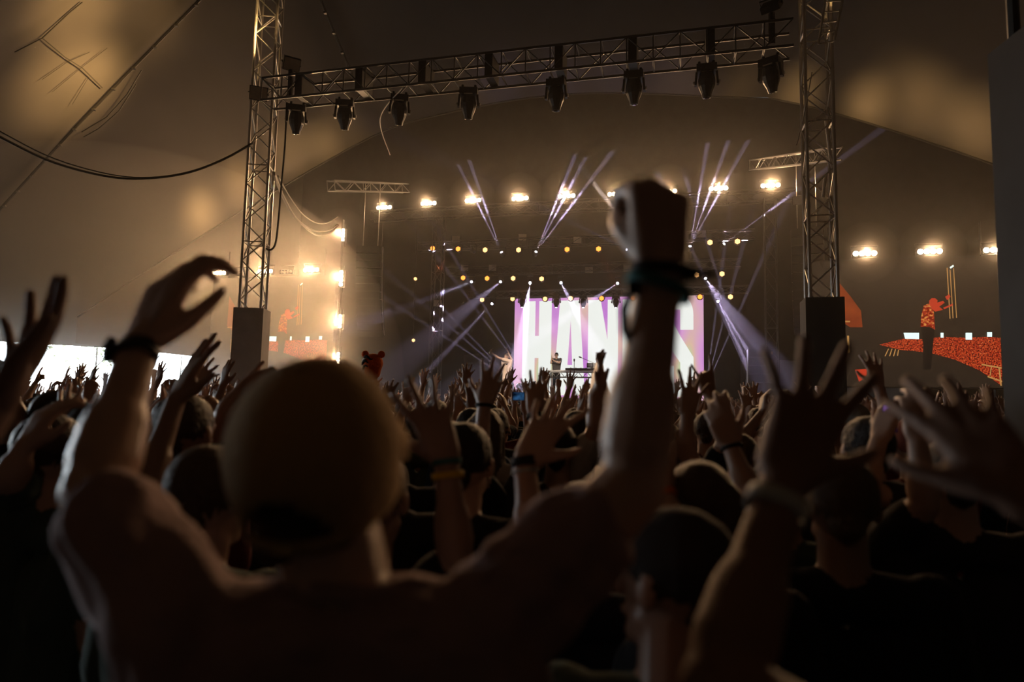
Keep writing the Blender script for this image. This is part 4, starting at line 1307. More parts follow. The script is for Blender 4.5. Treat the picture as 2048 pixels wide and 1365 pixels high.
def torso(F, neck, shL, shR, k=1.0, floor_z=0.0, fwd=(0, 1, 0), tid_skin=SKIN, with_skin=True, lean=0.0):
    """neck base point and the two shoulder joints; the rest hangs below to the floor"""
    neck, shL, shR = [np.asarray(x, float) for x in (neck, shL, shR)]
    fwd = nrm([fwd[0], fwd[1], 0]); side = nrm(np.cross(fwd, (0, 0, 1)))
    H = neck[2] - floor_z
    c = neck - fwd * lean
    z = lambda q: np.array([c[0], c[1], floor_z + H * q])
    fl = (fwd, 0.66)
    chest = z(0.87)
    for s in (-1, 1):
        F.cap(chest + side * 0.085 * s * k, z(0.72) + side * 0.07 * s * k, 0.115 * k, 0.105 * k, SHIRT, fl)
        F.cap(z(0.74) + side * 0.065 * s * k, z(0.62) + side * 0.07 * s * k, 0.105 * k, 0.11 * k, SHIRT, fl)
    F.cap(neck + np.array([0, 0, -0.03 * k]), shL + (0, 0, -0.012 * k), 0.062 * k, 0.062 * k, SHIRT)
    F.cap(neck + np.array([0, 0, -0.03 * k]), shR + (0, 0, -0.012 * k), 0.062 * k, 0.062 * k, SHIRT)
    F.cap(shL + (0, 0, -0.02), chest - side * 0.1 * k + (0, 0, -0.06 * k), 0.066 * k, 0.09 * k, SHIRT)
    F.cap(shR + (0, 0, -0.02), chest + side * 0.1 * k + (0, 0, -0.06 * k), 0.066 * k, 0.09 * k, SHIRT)
    for s in (-1, 1):
        hip = z(0.60) + side * 0.085 * s * k
        knee = z(0.33) + side * 0.10 * s * k + fwd * 0.02
        ank = z(0.06) + side * 0.11 * s * k - fwd * 0.01
        F.cap(hip, knee, 0.095 * k, 0.066 * k, TROUS)
        F.cap(knee, ank, 0.064 * k, 0.048 * k, TROUS)
        ft = np.array([ank[0], ank[1], floor_z + 0.042])
        F.cap(ft - fwd * 0.05, ft + fwd * 0.13, 0.042, 0.036, SHOE)

def neck_of(F, neck, headc, k=1.0, tid=SKIN):
    F.cap(np.asarray(neck) + (0, 0, -0.02), np.asarray(headc) + (0, 0, -0.03), 0.058 * k, 0.055 * k, tid)

SKINS = [(0.54, 0.34, 0.25), (0.48, 0.30, 0.22), (0.60, 0.40, 0.31), (0.33, 0.20, 0.14), (0.52, 0.33, 0.24)]
M_SKIN = palette_mat('skin', SKINS, 0.4, 0.6)
M_HAIRS = palette_mat('hair', [(0.03, 0.02, 0.015), (0.07, 0.04, 0.02), (0.015, 0.012, 0.012), (0.05, 0.03, 0.015), (0.12, 0.075, 0.035), (0.02, 0.016, 0.014)], 0.5, 0.5, 0.6, 90, 0.4)
M_SHIRTS = palette_mat('shirt_cloth', [(0.05, 0.05, 0.06), (0.02, 0.02, 0.025), (0.16, 0.03, 0.03), (0.05, 0.08, 0.14), (0.30, 0.28, 0.26), (0.08, 0.10, 0.07), (0.20, 0.12, 0.07), (0.025, 0.03, 0.04)], 0.9, 0.2, 0.3, 25, 0.5)
M_TROUSERS = palette_mat('trouser_cloth', [(0.03, 0.04, 0.06), (0.02, 0.02, 0.02), (0.06, 0.055, 0.045)], 0.9, 0.2)
M_SHOES = mat('shoe_leather', (0.03, 0.028, 0.026), 0.6)
M_CAPS = palette_mat('cap_cloth', [(0.05, 0.05, 0.06), (0.22, 0.06, 0.04), (0.3, 0.28, 0.24), (0.05, 0.07, 0.12)], 0.85, 0.2)
PMATS = [M_SKIN, M_SHIRTS, M_HAIRS, M_TROUSERS, M_SHOES, M_CAPS]

# ---------------------------------------------------------------- crowd kinds (facing +Y, standing at the origin)
ARMS = {  # right arm: shoulder, elbow, wrist, finger direction, palm normal, pose
    'high': ((0.19, 0.0, 1.47), (0.27, 0.07, 1.71), (0.23, 0.12, 1.95), (-0.05, 0.1, 1), (-0.15, 1, 0), 'open'),
    'high_spread': ((0.19, 0.0, 1.47), (0.25, 0.10, 1.71), (0.27, 0.20, 1.93), (0.1, 0.12, 1), (0, 1, 0), 'spread'),
    'high_fist': ((0.19, 0.0, 1.47), (0.25, 0.10, 1.71), (0.22, 0.15, 1.95), (0, 0.1, 1), (-0.3, 1, 0), 'fist'),
    'high_point': ((0.19, 0.0, 1.47), (0.23, 0.10, 1.72), (0.24, 0.22, 1.95), (0.05, 0.35, 1), (-0.6, 0.8, 0), 'point'),
    'mid': ((0.19, 0.0, 1.45), (0.34, 0.13, 1.50), (0.29, 0.20, 1.74), (-0.05, 0.15, 1), (-0.2, 1, 0), 'open'),
    'mid_relaxed': ((0.19, 0.0, 1.45), (0.31, 0.17, 1.46), (0.24, 0.27, 1.68), (-0.15, 0.3, 1), (-0.7, 0.7, 0), 'relaxed'),
    'mid_rock': ((0.19, 0.0, 1.45), (0.34, 0.13, 1.50), (0.29, 0.20, 1.74), (0, 0.15, 1), (-0.2, 1, 0), 'rock'),
    'bent': ((0.19, 0.0, 1.44), (0.29, 0.13, 1.25), (0.22, 0.26, 1.46), (-0.1, 0.25, 1), (-0.5, 0.85, 0), 'relaxed'),
    'clap': ((0.185, 0.0, 1.46), (0.25, 0.18, 1.56), (0.075, 0.25, 1.74), (-0.12, 0.12, 1), (-1, 0.1, 0), 'flat'),
    'phone': ((0.185, 0.0, 1.46), (0.24, 0.20, 1.56), (0.09, 0.30, 1.76), (-0.1, 0.05, 1), (-0.8, 0.4, 0), 'curl'),
    'down': ((0.19, 0.0, 1.43), (0.25, -0.01, 1.15), (0.26, 0.09, 0.92), (0, 0.2, -1), (-1, 0, 0), 'relaxed'),
}
def mirror(a):
    m = lambda q: (-q[0], q[1], q[2])
    return (m(a[0]), m(a[1]), m(a[2]), m(a[3]), m(a[4]), a[5])

def crowd_mesh(name, left, right, hair, k=1.0, tris=9000, voxel=0.0085):
    F = Fig()
    R_, L_ = ARMS[right], mirror(ARMS[left])
    neck = np.array([0, -0.01, 1.475])
    torso(F, neck, L_[0], R_[0], k)
    hc = np.array([0, 0.015, 1.635])
    neck_of(F, neck, hc)
    head(F, hc, (0, 1, 0.08), (0, 0, 1), 1.0, hair)
    for (a, right_) in ((R_, True), (L_, False)):
        arm(F, a[0], a[1], a[2], k, 0.62)
        hand(F, a[2], a[3], a[4], right_, a[5], 1.0, SKIN, 1.12)
    me = F.fuse(name, voxel, tris, PMATS, (0, 0, 0), 2)
    top = max(v.co.z for v in me.vertices)
    return me, top

KINDS = [  # left arm, right arm, hair, words
    ('high', 'high', 'short', 'both open hands stretched high'),
    ('down', 'high_spread', 'short', 'spread right hand held high'),
    ('high_spread', 'down', 'short', 'spread left hand held high'),
    ('mid', 'mid', 'short', 'open hands beside the head'),
    ('clap', 'clap', 'short', 'clapping before the face'),
    ('phone', 'phone', 'short', 'both hands cupped high'),
    ('bent', 'high_fist', 'short', 'right fist in the air'),
    ('down', 'down', 'short', 'arms hanging down'),
    ('high_point', 'bent', 'cap', 'capped, left finger pointing up'),
    ('bent', 'bent', 'short', 'forearms at chest height'),
    ('mid', 'mid_relaxed', 'long', 'long hair, hands half raised'),
    ('down', 'down', 'long', 'long hair, arms lowered'),
    ('down', 'mid', 'cap', 'capped, right hand raised'),
    ('mid_rock', 'down', 'bun', 'hair bun, left hand horns'),
    ('high', 'mid', 'long', 'long hair, left hand high'),
]

# ================================================================== PEOPLE PLACED ONE BY ONE
def own(name, base, color, rough=0.85, bump=0.25, bscale=30, spec=0.25):
    return mat(name, color, rough, spec=spec, bump=bump, bscale=bscale, sheen=0.7)

def ring(parent, org, c, axis, r, h, m, name, flat=None, tail=None):
    """band around a wrist: short tube wall with thickness"""
    axis = nrm(axis)
    a = np.asarray(flat if flat is not None else (0, 0, 1.0), float)
    e1 = nrm(a - axis * (a @ axis)); e2 = np.cross(axis, e1)
    vs, fs = [], []
    N = 24
    prof = [(-h / 2, 1.0), (-h / 2, 1.10), (h / 2, 1.10), (h / 2, 1.0)]
    for j in range(N):
        t = 2 * PI * j / N
        for (z, q) in prof:
            vs.append(np.asarray(c) - org + axis * z + (0.82 * math.cos(t) * e1 + math.sin(t) * e2) * r * q)
    for j in range(N):
        for k in range(4):
            a0 = j * 4 + k; a1 = j * 4 + (k + 1) % 4
            b0 = ((j + 1) % N) * 4 + k; b1 = ((j + 1) % N) * 4 + (k + 1) % 4
            fs.append((a0, b0, b1, a1))
    return mesh_obj(name, vs, fs, m, parent, True)

def person(label, headpx, arms, shirt, cat='person', k=1.0, hair='short', hair_mat=None, skin_i=0, facing=None, turn=0.0, tilt=0.0,
           voxel=0.0075, tris=14000, shoulder_drop=0.16, sleeve=0.6, floor_z=0.0, group=None, neck_fwd=-0.03, bands=(), skin=None, shw=0.175):
    """headpx: (px, py, distance) of the skull centre, or a world point.
    arms: {'L'/'R': dict(el, wr, f, p, pose, sh)} with el / wr / sh as (px, py, distance) or world points."""
    g = lambda q: P(*q) if not isinstance(q, np.ndarray) else q
    hc = g(headpx)
    fw = nrm((facing if facing is not None else NV) * np.array([1, 1, 0]))
    sd = np.cross(fw, (0, 0, 1))
    neck = hc + fw * neck_fwd + np.array([0, 0, -shoulder_drop])
    floor = np.array([neck[0], neck[1], floor_z])
    shs = {}
    for s, key in ((-1, 'L'), (1, 'R')):
        a = arms.get(key)
        if a and 'sh' in a:
            shs[key] = g(a['sh'])
        else:
            shs[key] = neck + sd * shw * k * s + np.array([0, 0, -0.035 + (0.02 if a else 0)])
    ALL = Fig()
    torso(ALL, neck, shs['L'], shs['R'], k, floor_z, fw)
    hf = nrm(fw * math.cos(tilt) + np.array([0, 0, 1]) * math.sin(tilt))
    hf = np.array(Matrix.Rotation(turn, 3, 'Z') @ Vector(hf))
    for key in ('L', 'R'):
        a = arms.get(key)
        s = -1 if key == 'L' else 1
        if a is None:
            el = shs[key] + sd * 0.05 * s + np.array([0, 0, -0.28]); wr = el + fw * 0.1 + np.array([0, 0, -0.23])
            arm(ALL, shs[key], el, wr, k, sleeve)
            hand(ALL, wr, (0, 0, -1), -sd * s, key == 'R', 'relaxed', k)
            continue
        el, wr = g(a['el']), g(a['wr'])
        arm(ALL, shs[key], el, wr, k * a.get('ak', 1), a.get('sleeve', sleeve))
        hand(ALL, wr, a['f'], a['p'], key == 'R', a.get('pose', 'open'), k * a.get('hk', 1.0))
    neck_of(ALL, neck, hc, k)
    head(ALL, hc, hf, (0, 0, 1) if abs(hf[2]) < 0.9 else (0, -1, 1), k, hair)
    body = ALL.fuse('person', voxel, tris, PMATS, floor, 2)
    o = bpy.data.objects.new('person', body)
    o.location = floor
    link(o)
    if shirt is not None:
        body.materials[SHIRT] = shirt
    if skin is not None:
        body.materials[SKIN] = skin
    if hair_mat is not None:
        body.materials[HAIR] = hair_mat
        body.materials[CAPM] = hair_mat
    for (key, frac, h, m, nm) in bands:
        a = arms[key]; el, wr = g(a['el']), g(a['wr'])
        ax = nrm(wr - el)
        c = wr - ax * frac
        rr = (0.0265 + 0.012 * min(1, frac / 0.25)) * k + 0.0035
        ring(o, floor, c, ax, rr * 1.02, h, m, nm, a['p'])
    tag(o, label, cat, group)
    return o

# ---------------------------------------------------------------- the man with the cap, arms raised, right in front
def main_man():
    hc = P(645, 932, 0.80)
    fw = nrm([0.10, 1, 0]); sd = np.cross(fw, (0, 0, 1)); up = np.array([0, 0, 1.0])
    neck = P(690, 1222, 0.765)
    floor = np.array([neck[0], neck[1], 0.0])
    shL, elL, wrL = P(385, 1285, 0.75), P(190, 985, 0.87), P(282, 690, 1.0)
    shR, elR, wrR = P(965, 1275, 0.75), P(1262, 975, 0.82), P(1322, 535, 0.83)
    hf = nrm(np.array(Matrix.Rotation(0.02, 3, 'Z') @ Vector(nrm(fw * math.cos(0.52) + up * math.sin(0.52)))))
    hup = nrm(up - hf * (up @ hf)); hs = np.cross(hf, hup)
    # body
    F = Fig()
    torso(F, neck, shL, shR, 1.0, 0.0, fw)
    for (s_, e_, w_) in ((shL, elL, wrL), (shR, elR, wrR)):
        arm(F, s_, e_, w_, 1.04, 0)
    fL = nrm(P(345, 560, 1.02) - wrL)
    hand(F, wrL, fL, nrm([0.5, 0.85, -0.15]), False, 'cup', 1.08)
    hand(F, wrR, nrm([-0.02, 0.05, 1]), nrm([-0.35, 0.9, 0]), True, 'fist', 1.06)
    neck_of(F, neck, hc, 1.06)
    F.cap(neck + up * -0.02, neck + sd * 0.09 - up * 0.035, 0.06, 0.05)
    F.cap(neck + up * -0.02, neck - sd * 0.09 - up * 0.035, 0.06, 0.05)
    head(F, hc, hf, hup, 1.0, None)
    skin = mat('warm_skin', (0.54, 0.35, 0.26), 0.4, spec=0.6, bump=0.1, bscale=120)
    trous = own('dark_denim', None, (0.03, 0.035, 0.05))
    body = F.fuse('person', 0.0055, 60000, [skin, skin, skin, trous, M_SHOES, skin], floor, 3)
    o = bpy.data.objects.new('person', body); o.location = floor; link(o)
    # T-shirt over it
    S = Fig()
    torso(S, neck, shL, shR, 1.07, 0.0, fw)
    keep = [i for i, q in enumerate(S.seg) if q[4] == SHIRT]
    S2 = Fig()
    for (p0, p1, r0, r1, t) in [S.seg[i] for i in keep]:
        wide = r0 > 0.1
        S2.cap(p0, p1, r0 + 0.006, r1 + 0.006, 0, (fw, 0.68) if wide else None)
    S2.cap(shL, shL + (elL - shL) * 0.78, 0.072, 0.064)
    S2.cap(shR, shR + (elR - shR) * 0.62, 0.070, 0.064)
    def folds(c):
        a = np.sin(c[:, 0] * 95 + c[:, 2] * 60 + 2 * np.sin(c[:, 2] * 40)) * 0.5 + np.sin(c[:, 0] * 41 - c[:, 2] * 70 + c[:, 1] * 50) * 0.5
        return 0.0065 * a
    cloth = own('mauve_cotton', None, (0.34, 0.23, 0.23), 0.92, 0.3, 60)
    sm = S2.fuse('t_shirt', 0.007, 24000, [cloth], floor, 4, folds)
    link(bpy.data.objects.new('t_shirt', sm), o)
    # collar rib
    ring(o, floor, neck + up * 0.012 + fw * 0.01, nrm(up + fw * 0.3), 0.072, 0.022, cloth, 'collar', fw)
    # hair below the cap
    H = Fig()
    L = lambda x, y, z: hc + hs * x + hf * y + hup * z
    Rm = np.array([hs, hf, hup])
    H.ell(L(0, -0.014, 0.0), 0.081, 0.100, 0.088, 0, Rm)
    H.cap(L(-0.03, -0.075, -0.045), L(0.03, -0.075, -0.045), 0.03, 0.03)
    hm = H.fuse('hair', 0.008, 3000, [own('brown_hair', None, (0.05, 0.03, 0.018), 0.6, 0.8, 120)], floor, 2)
    link(bpy.data.objects.new('hair', hm), o)
    # the cap: a top-level thing worn by him
    c0 = L(0, -0.012, 0.030)
    e = empty('baseball_cap', c0)
    capm = own('tan_cap_cloth', None, (0.5, 0.32, 0.155), 0.9, 0.35, 90)
    vs, fs = [], []
    NT, NPH = 60, 22
    rx, ry, rz = 0.0915, 0.110, 0.100
    def cp(th, ph):                       # th around, ph from the rim (-) to the crown top
        z = math.sin(ph); r = math.cos(ph) if ph > 0 else 1.0 + 0.06 * ph
        seam_ = 1 + 0.010 * (abs(math.cos(3 * th)) ** 0.35 - 1)
        zz = rz * z if ph > 0 else 0.075 * ph
        return (hs * math.cos(th) * rx + hf * math.sin(th) * ry) * r * seam_ + hup * zz
    phs = [-0.75 + (PI / 2 + 0.75) * i / NPH for i in range(NPH + 1)]
    for ph in phs:
        for j in range(NT):
            vs.append(cp(2 * PI * j / NT, min(ph, PI / 2 - 0.02)))
    for i in range(NPH):
        for j in range(NT):
            th = 2 * PI * (j + 0.5) / NT; ph = (phs[i] + phs[i + 1]) / 2
            dth = (th - 1.5 * PI)             # half-moon opening over the strap, at the back
            if ph > -0.50 and (dth / 0.50) ** 2 + ((ph + 0.50) / 0.62) ** 2 < 1:
                continue
            fs.append((i * NT + j, i * NT + (j + 1) % NT, (i + 1) * NT + (j + 1) % NT, (i + 1) * NT + j))
    cr = mesh_obj('crown', vs, fs, capm, e, True)
    sd_ = cr.modifiers.new('thickness', 'SOLIDIFY'); sd_.thickness = 0.003; sd_.offset = 1
    # seams, button, strap buckle, brim
    for k in range(6):
        th = PI / 2 + k * PI / 3
        pts = [cp(th, ph) * 1.012 for ph in np.linspace(0.05 if k == 3 else -0.3, PI / 2 - 0.1, 14)]
        if k == 3: pts = [cp(th, ph) * 1.012 for ph in np.linspace(0.2, PI / 2 - 0.1, 12)]
        MB().tube(pts, 0.0022, 6).build('panel_seam', capm, e)
    MB().lathe([(0, 0.009), (0.004, 0.008), (0.006, 0.003)], cp(0, PI / 2 - 0.01) + hup * 0.001, hup, 12).build('button', capm, e)
    MB().tube([cp(1.5 * PI + a, -0.62) * 1.03 for a in np.linspace(-0.12, 0.12, 5)], 0.007, 6).build('strap_buckle', mat('brass', (0.5, 0.35, 0.15), 0.35, 0.9), e)
    bv, bf = [], []
    for i in range(9):
        a = math.radians(22 + 136 * i / 8)
        inner = cp(a, -0.55)
        ext = 0.070 * math.sin(math.radians(180 * (i + 0.6) / 9.2)) ** 0.6
        out = inner + nrm(hf * 1.0 + hs * 0.25 * math.cos(a)) * ext - hup * (0.012 * abs(math.cos(a)))
        mid = (inner + out) / 2 + hup * 0.004
        bv += [inner, mid, out]
    for i in range(8):
        for k in range(2):
            bf.append((i * 3 + k, i * 3 + k + 1, i * 3 + k + 4, i * 3 + k + 3))
    br = mesh_obj('brim', bv, bf, capm, e, True)
    s2 = br.modifiers.new('thickness', 'SOLIDIFY'); s2.thickness = 0.004
    tag(e, 'tan baseball cap with a rear strap opening, on the man in front', 'cap')
    # watch on the left wrist
    ax = nrm(wrL - elL)
    w = empty('wrist_watch', wrL - ax * 0.02)
    wo = np.array(w.location)
    wm = mat('black_rubber', (0.02, 0.02, 0.022), 0.5)
    outw = nrm(np.array([-0.8, -0.4, 0.1])); outw = nrm(outw - ax * (outw @ ax))
    ring(w, wo, wo, ax, 0.033, 0.022, wm, 'strap', [0.8, 0.55, -0.15])
    MB().lathe([(0.0, 0.019), (0.010, 0.02), (0.013, 0.016)], outw * 0.030, outw, 20).build('case', wm, w)
    MB().lathe([(0.0, 0.014), (0.001, 0.013)], outw * 0.0435, outw, 20).build('glass', mat('watch_glass', (0.12, 0.14, 0.15), 0.12, spec=0.9), w)
    tag(w, 'dark wrist watch on the left arm of the man in front', 'watch')
    # festival wristbands on the right wrist
    axr = nrm(wrR - elR)
    bmats = [mat('black_band', (0.02, 0.02, 0.022), 0.7), mat('teal_band', (0.05, 0.16, 0.16), 0.8, bump=0.3, bscale=200)]
    lab = ['black fabric festival wristband on the raised-fist arm, upper one', 'teal fabric festival wristband on the raised-fist arm, lower one']
    for i, off in enumerate((0.006, 0.026)):
        c = wrR - axr * off
        b_ = empty('wristband', c)
        tl = nrm(axr + np.array([0.5, 0, 0]) * (0.3 if i else -0.2))
        ring(b_, c, c, tl, 0.037 + 0.003 * i, 0.013, bmats[i], 'band', [-0.35, 0.9, 0])
        MB().box((0.034 * (1 if i == 0 else -1), -0.012, -0.004), (0.014, 0.012, 0.016)).build('clasp', bmats[0], b_)
        x = 1 if i == 0 else -1
        if i == 0:
            MB().tube([(0.034, -0.01, 0), (0.05, -0.012, -0.004), (0.066, -0.012, -0.003)], [0.003, 0.0045, 0.004], 6).build('loose_end', bmats[0], b_)
        else:
            MB().tube([(-0.034, -0.01, -0.004), (-0.044, -0.014, -0.03), (-0.043, -0.014, -0.055), (-0.034, -0.012, -0.078)], [0.004, 0.006, 0.0055, 0.003], 6).build('loose_end', bmats[0], b_)
        tag(b_, lab[i], 'wristband', 'wristbands of the man in front')
    tag(o, 'man in a mauve T-shirt with left hand and right fist raised, seen from behind', 'person')
main_man()

# ---------------------------------------------------------------- neighbours and named figures
DARKS = [own('charcoal_tee', None, (0.035, 0.035, 0.04)), own('navy_tee', None, (0.03, 0.04, 0.07)), own('maroon_tee', None, (0.13, 0.02, 0.02)),
         own('grey_green_tee', None, (0.07, 0.10, 0.09)), own('white_tee', None, (0.55, 0.53, 0.5)), own('olive_tee', None, (0.08, 0.08, 0.05)), own('black_tee', None, (0.015, 0.015, 0.018))]
BAND_T = mat('teal_band', (0.05, 0.16, 0.16)); BAND_K = mat('black_band', (0.02, 0.02, 0.022))
BAND_Y = mat('yellow_band', (0.75, 0.48, 0.04), 0.7); BAND_O = mat('orange_band', (0.8, 0.2, 0.03), 0.7); BAND_W = mat('white_band', (0.5, 0.55, 0.55), 0.6)
UPF = np.array([0, 0.25, 1.0]); FWD = np.array([0.1, 1, 0])

SILHOUETTE_SKIN = mat('silhouette_skin', (0.24, 0.14, 0.10), 0.55, spec=0.35, bump=0.1, bscale=120)  # shade put into the skin colour so near hands read as silhouettes
# neighbour beside the camera on the right: both hands up, body outside the frame
person('neighbour at the right edge with both dark hands spread against the stage lights', np.array([0.60, 0.42, 1.70]),
       {'L': dict(sh=np.array([0.40, 0.44, 1.42]), el=P(1440, 1375, 0.68), wr=P(1568, 965, 0.80), f=P(1640, 760, 0.84) - P(1568, 965, 0.80), p=np.array([0.15, 1, 0.1]), pose='spread', hk=1.06),
        'R': dict(sh=np.array([0.77, 0.44, 1.42]), el=np.array([0.76, 0.62, 1.53]), wr=P(2035, 985, 0.74), f=P(1880, 790, 0.84) - P(2035, 985, 0.74), p=np.array([0.2, 1, 0.2]), pose='open', hk=1.0)},
       DARKS[0], voxel=0.006, tris=30000, bands=[('L', 0.035, 0.02, BAND_W, 'wristband')], facing=np.array([0, 1, 0]), skin=SILHOUETTE_SKIN)
# neighbour outside the left edge, one hand reaching in
person('neighbour outside the left edge with one dark hand in the frame', np.array([-1.02, 0.72, 1.66]),
       {'R': dict(sh=np.array([-0.82, 0.74, 1.43]), el=np.array([-0.74, 0.86, 1.60]), wr=P(-18, 828, 0.92), f=P(62, 690, 0.98) - P(-18, 828, 0.92), p=np.array([-0.45, -0.85, 0.1]), pose='open', hk=1.12)},
       DARKS[6], voxel=0.006, tris=24000, facing=np.array([0, 1, 0]), skin=SILHOUETTE_SKIN)
# red-shirted man behind the left arms
person('man in a maroon shirt behind the two raised left arms, his left hand up', (374, 868, 2.15),
       {'L': dict(el=(285, 1000, 1.85), wr=(352, 800, 1.95), f=P(425, 655, 2.0) - P(352, 800, 1.95), p=np.array([0.7, 0.7, 0]), pose='spread', hk=1.08)},
       DARKS[2], voxel=0.007, hair='short')
# arm with teal and yellow bands
person('person half hidden by the capped head, right arm up with teal and yellow wristbands', (745, 1000, 1.50),
       {'R': dict(sh=(835, 1215, 1.45), el=(912, 1120, 1.42), wr=(893, 925, 1.45), f=P(852, 805, 1.45) - P(893, 925, 1.45), p=np.array([-0.1, 1, 0]), pose='spread', hk=1.05)},
       DARKS[6], voxel=0.007, bands=[('R', 0.0, 0.012, BAND_T, 'teal_wristband'), ('R', 0.028, 0.014, BAND_Y, 'yellow_wristband')], k=0.95)
# arm with a dark watch, hand bent right
person('person behind the raised-fist arm, left wrist in a dark watch and hand bent sideways', (1165, 1060, 1.72),
       {'L': dict(sh=(1085, 1180, 1.68), el=(1068, 1110, 1.55), wr=(1048, 925, 1.60), f=P(1110, 825, 1.62) - P(1048, 925, 1.60), p=np.array([0.5, 0.85, 0]), pose='spread', hk=1.05)},
       DARKS[1], voxel=0.007, bands=[('L', 0.0, 0.022, BAND_K, 'watch_strap'), ('L', 0.022, 0.006, BAND_W, 'metal_ring')], k=0.97)
# tall open hand left of the screen
person('person with one straight arm and open right hand in front of the singer', (905, 905, 2.75),
       {'R': dict(el=(958, 960, 2.55), wr=(968, 812, 2.6), f=P(988, 745, 2.62) - P(968, 812, 2.6), p=np.array([0.1, 1, 0]), pose='spread', hk=0.98)},
       DARKS[6], bands=[('R', 0.0, 0.012, BAND_K, 'wristband')])
person('person with a spread left hand and dark watch before the first screen letter', (1118, 905, 2.95),
       {'L': dict(el=(1082, 905, 2.8), wr=(1068, 828, 2.85), f=P(1072, 765, 2.85) - P(1068, 828, 2.85), p=np.array([0.0, 1, 0]), pose='spread', hk=0.98)},
       DARKS[0], bands=[('L', 0.01, 0.02, BAND_K, 'watch_strap')])
# clapping hands in white sleeves before the desk
person('person in a white shirt clapping overhead in front of the DJ desk', (1215, 905, 3.0),
       {'L': dict(el=(1192, 860, 2.9), wr=(1188, 790, 2.9), f=(0.12, 0.1, 1), p=np.array([1, 0.2, 0]), pose='flat', hk=1.0, sleeve=0.75),
        'R': dict(el=(1240, 862, 2.9), wr=(1212, 797, 2.9), f=(-0.12, 0.1, 1), p=np.array([-1, 0.2, 0]), pose='flat', hk=1.0, sleeve=0.75)},
       DARKS[4])
person('person with a spread right hand beside the raised-fist arm', (1330, 905, 2.8),
       {'R': dict(el=(1372, 905, 2.7), wr=(1374, 832, 2.7), f=P(1386, 765, 2.7) - P(1374, 832, 2.7), p=np.array([0, 1, 0]), pose='spread', hk=0.98)}, DARKS[1])
person('person making horns with a hand at the right edge of the screen', (1480, 920, 3.2),
       {'L': dict(el=(1462, 860, 3.05), wr=(1418, 790, 3.1), f=P(1410, 750, 3.1) - P(1418, 790, 3.1), p=np.array([0, 1, 0]), pose='rock', hk=0.98)}, DARKS[6])
person('person with a curled left hand and a ring, right of the raised-fist arm', (1560, 985, 2.1),
       {'L': dict(el=(1500, 1000, 2.0), wr=(1462, 895, 2.05), f=P(1440, 835, 2.05) - P(1462, 895, 2.05), p=np.array([0.3, 1, 0]), pose='relaxed', hk=1.0)},
       DARKS[3], bands=[('L', 0.0, 0.012, BAND_K, 'wristband')])
person('dark-haired person low in front with an orange wristband on the left arm', (1400, 1030, 1.50),
       {'L': dict(sh=(1345, 1150, 1.45), el=(1375, 1100, 1.35), wr=(1318, 985, 1.42), f=P(1290, 910, 1.45) - P(1318, 985, 1.42), p=np.array([0.2, 1, 0]), pose='relaxed', hk=0.95)},
       DARKS[6], bands=[('L', 0.012, 0.014, BAND_O, 'orange_wristband')], k=0.95, hair='long')
person('short person in a dark cap turned to the left, low at the centre', (1345, 1165, 1.12), {}, DARKS[3], k=0.97, hair='cap', turn=1.0, hair_mat=own('dark_cap', None, (0.03, 0.028, 0.028)), voxel=0.0065, tris=18000)
person('person with short hair holding a phone up on the right', (1733, 905, 2.35),
       {'R': dict(el=(1728, 985, 2.2), wr=(1758, 880, 2.2), f=P(1772, 840, 2.2) - P(1758, 880, 2.2), p=np.array([0.9, 0.4, 0]), pose='curl', hk=1.0)}, DARKS[0], turn=0.25)
person('dark head behind the spread hands on the right', (1680, 1015, 1.62), {}, DARKS[6])
person('person with one raised right forearm in front of the right screen', (1735, 880, 3.6),
       {'R': dict(el=(1782, 850, 3.5), wr=(1757, 775, 3.5), f=(-0.12, 0.1, 1), p=np.array([0, 1, 0]), pose='open', hk=1.0)}, DARKS[2])
person('person with a long forearm leaning up to the right edge', (1905, 960, 2.0),
       {'L': dict(el=(1850, 1010, 1.9), wr=(1835, 880, 1.9), f=(0.1, 0.1, 1), p=np.array([0.2, 1, 0]), pose='relaxed', hk=1.0)}, DARKS[0])
person('close-cropped person with a light collar right of the horns hand', (1518, 852, 4.6), {}, DARKS[4])
person('person left of the capped man with a long bare arm stretched up', (470, 890, 2.7),
       {'R': dict(sh=(425, 905, 2.65), el=(450, 830, 2.55), wr=(487, 775, 2.6), f=P(512, 765, 2.6) - P(487, 775, 2.6), p=np.array([0.2, 1, 0]), pose='curl', hk=0.95)}, DARKS[0], sleeve=0.3)
person('person with a dark open hand raised between the left arms and the mast', (345, 845, 3.5),
       {'R': dict(el=(368, 835, 3.4), wr=(382, 785, 3.4), f=P(405, 752, 3.4) - P(382, 785, 3.4), p=np.array([0.2, 1, 0]), pose='open', hk=1.0)}, DARKS[6])
person('person at the left edge with a right arm held up', (-20, 880, 2.6),
       {'R': dict(el=(30, 860, 2.5), wr=(22, 775, 2.5), f=(0.15, 0.1, 1), p=np.array([0, 1, 0]), pose='spread', hk=1.0)}, DARKS[6])
person('dark-haired person low at the left with a pale lifted hand', (105, 915, 1.95),
       {'L': dict(sh=(35, 985, 1.9), el=(20, 960, 1.8), wr=(48, 895, 1.8), f=(0.4, 0.2, 1), p=np.array([0.5, 0.8, 0]), pose='relaxed', hk=1.0)}, DARKS[3])
person('round-headed person in front of the bright tent opening', (120, 845, 2.6), {}, DARKS[6], hair='short')
person('person with a left hand up in front of the bright tent opening', (195, 880, 2.3),
       {'L': dict(el=(165, 930, 2.2), wr=(135, 885, 2.25), f=(-0.25, 0.1, 1), p=np.array([0.1, 1, 0]), pose='open', hk=1.0)}, DARKS[0])
person('person in a frayed grey-green shirt in front of the capped man', (420, 1000, 1.55), {}, DARKS[3])
person('bald-looking person under the bent hand with the watch', (930, 930, 2.0), {}, DARKS[6])

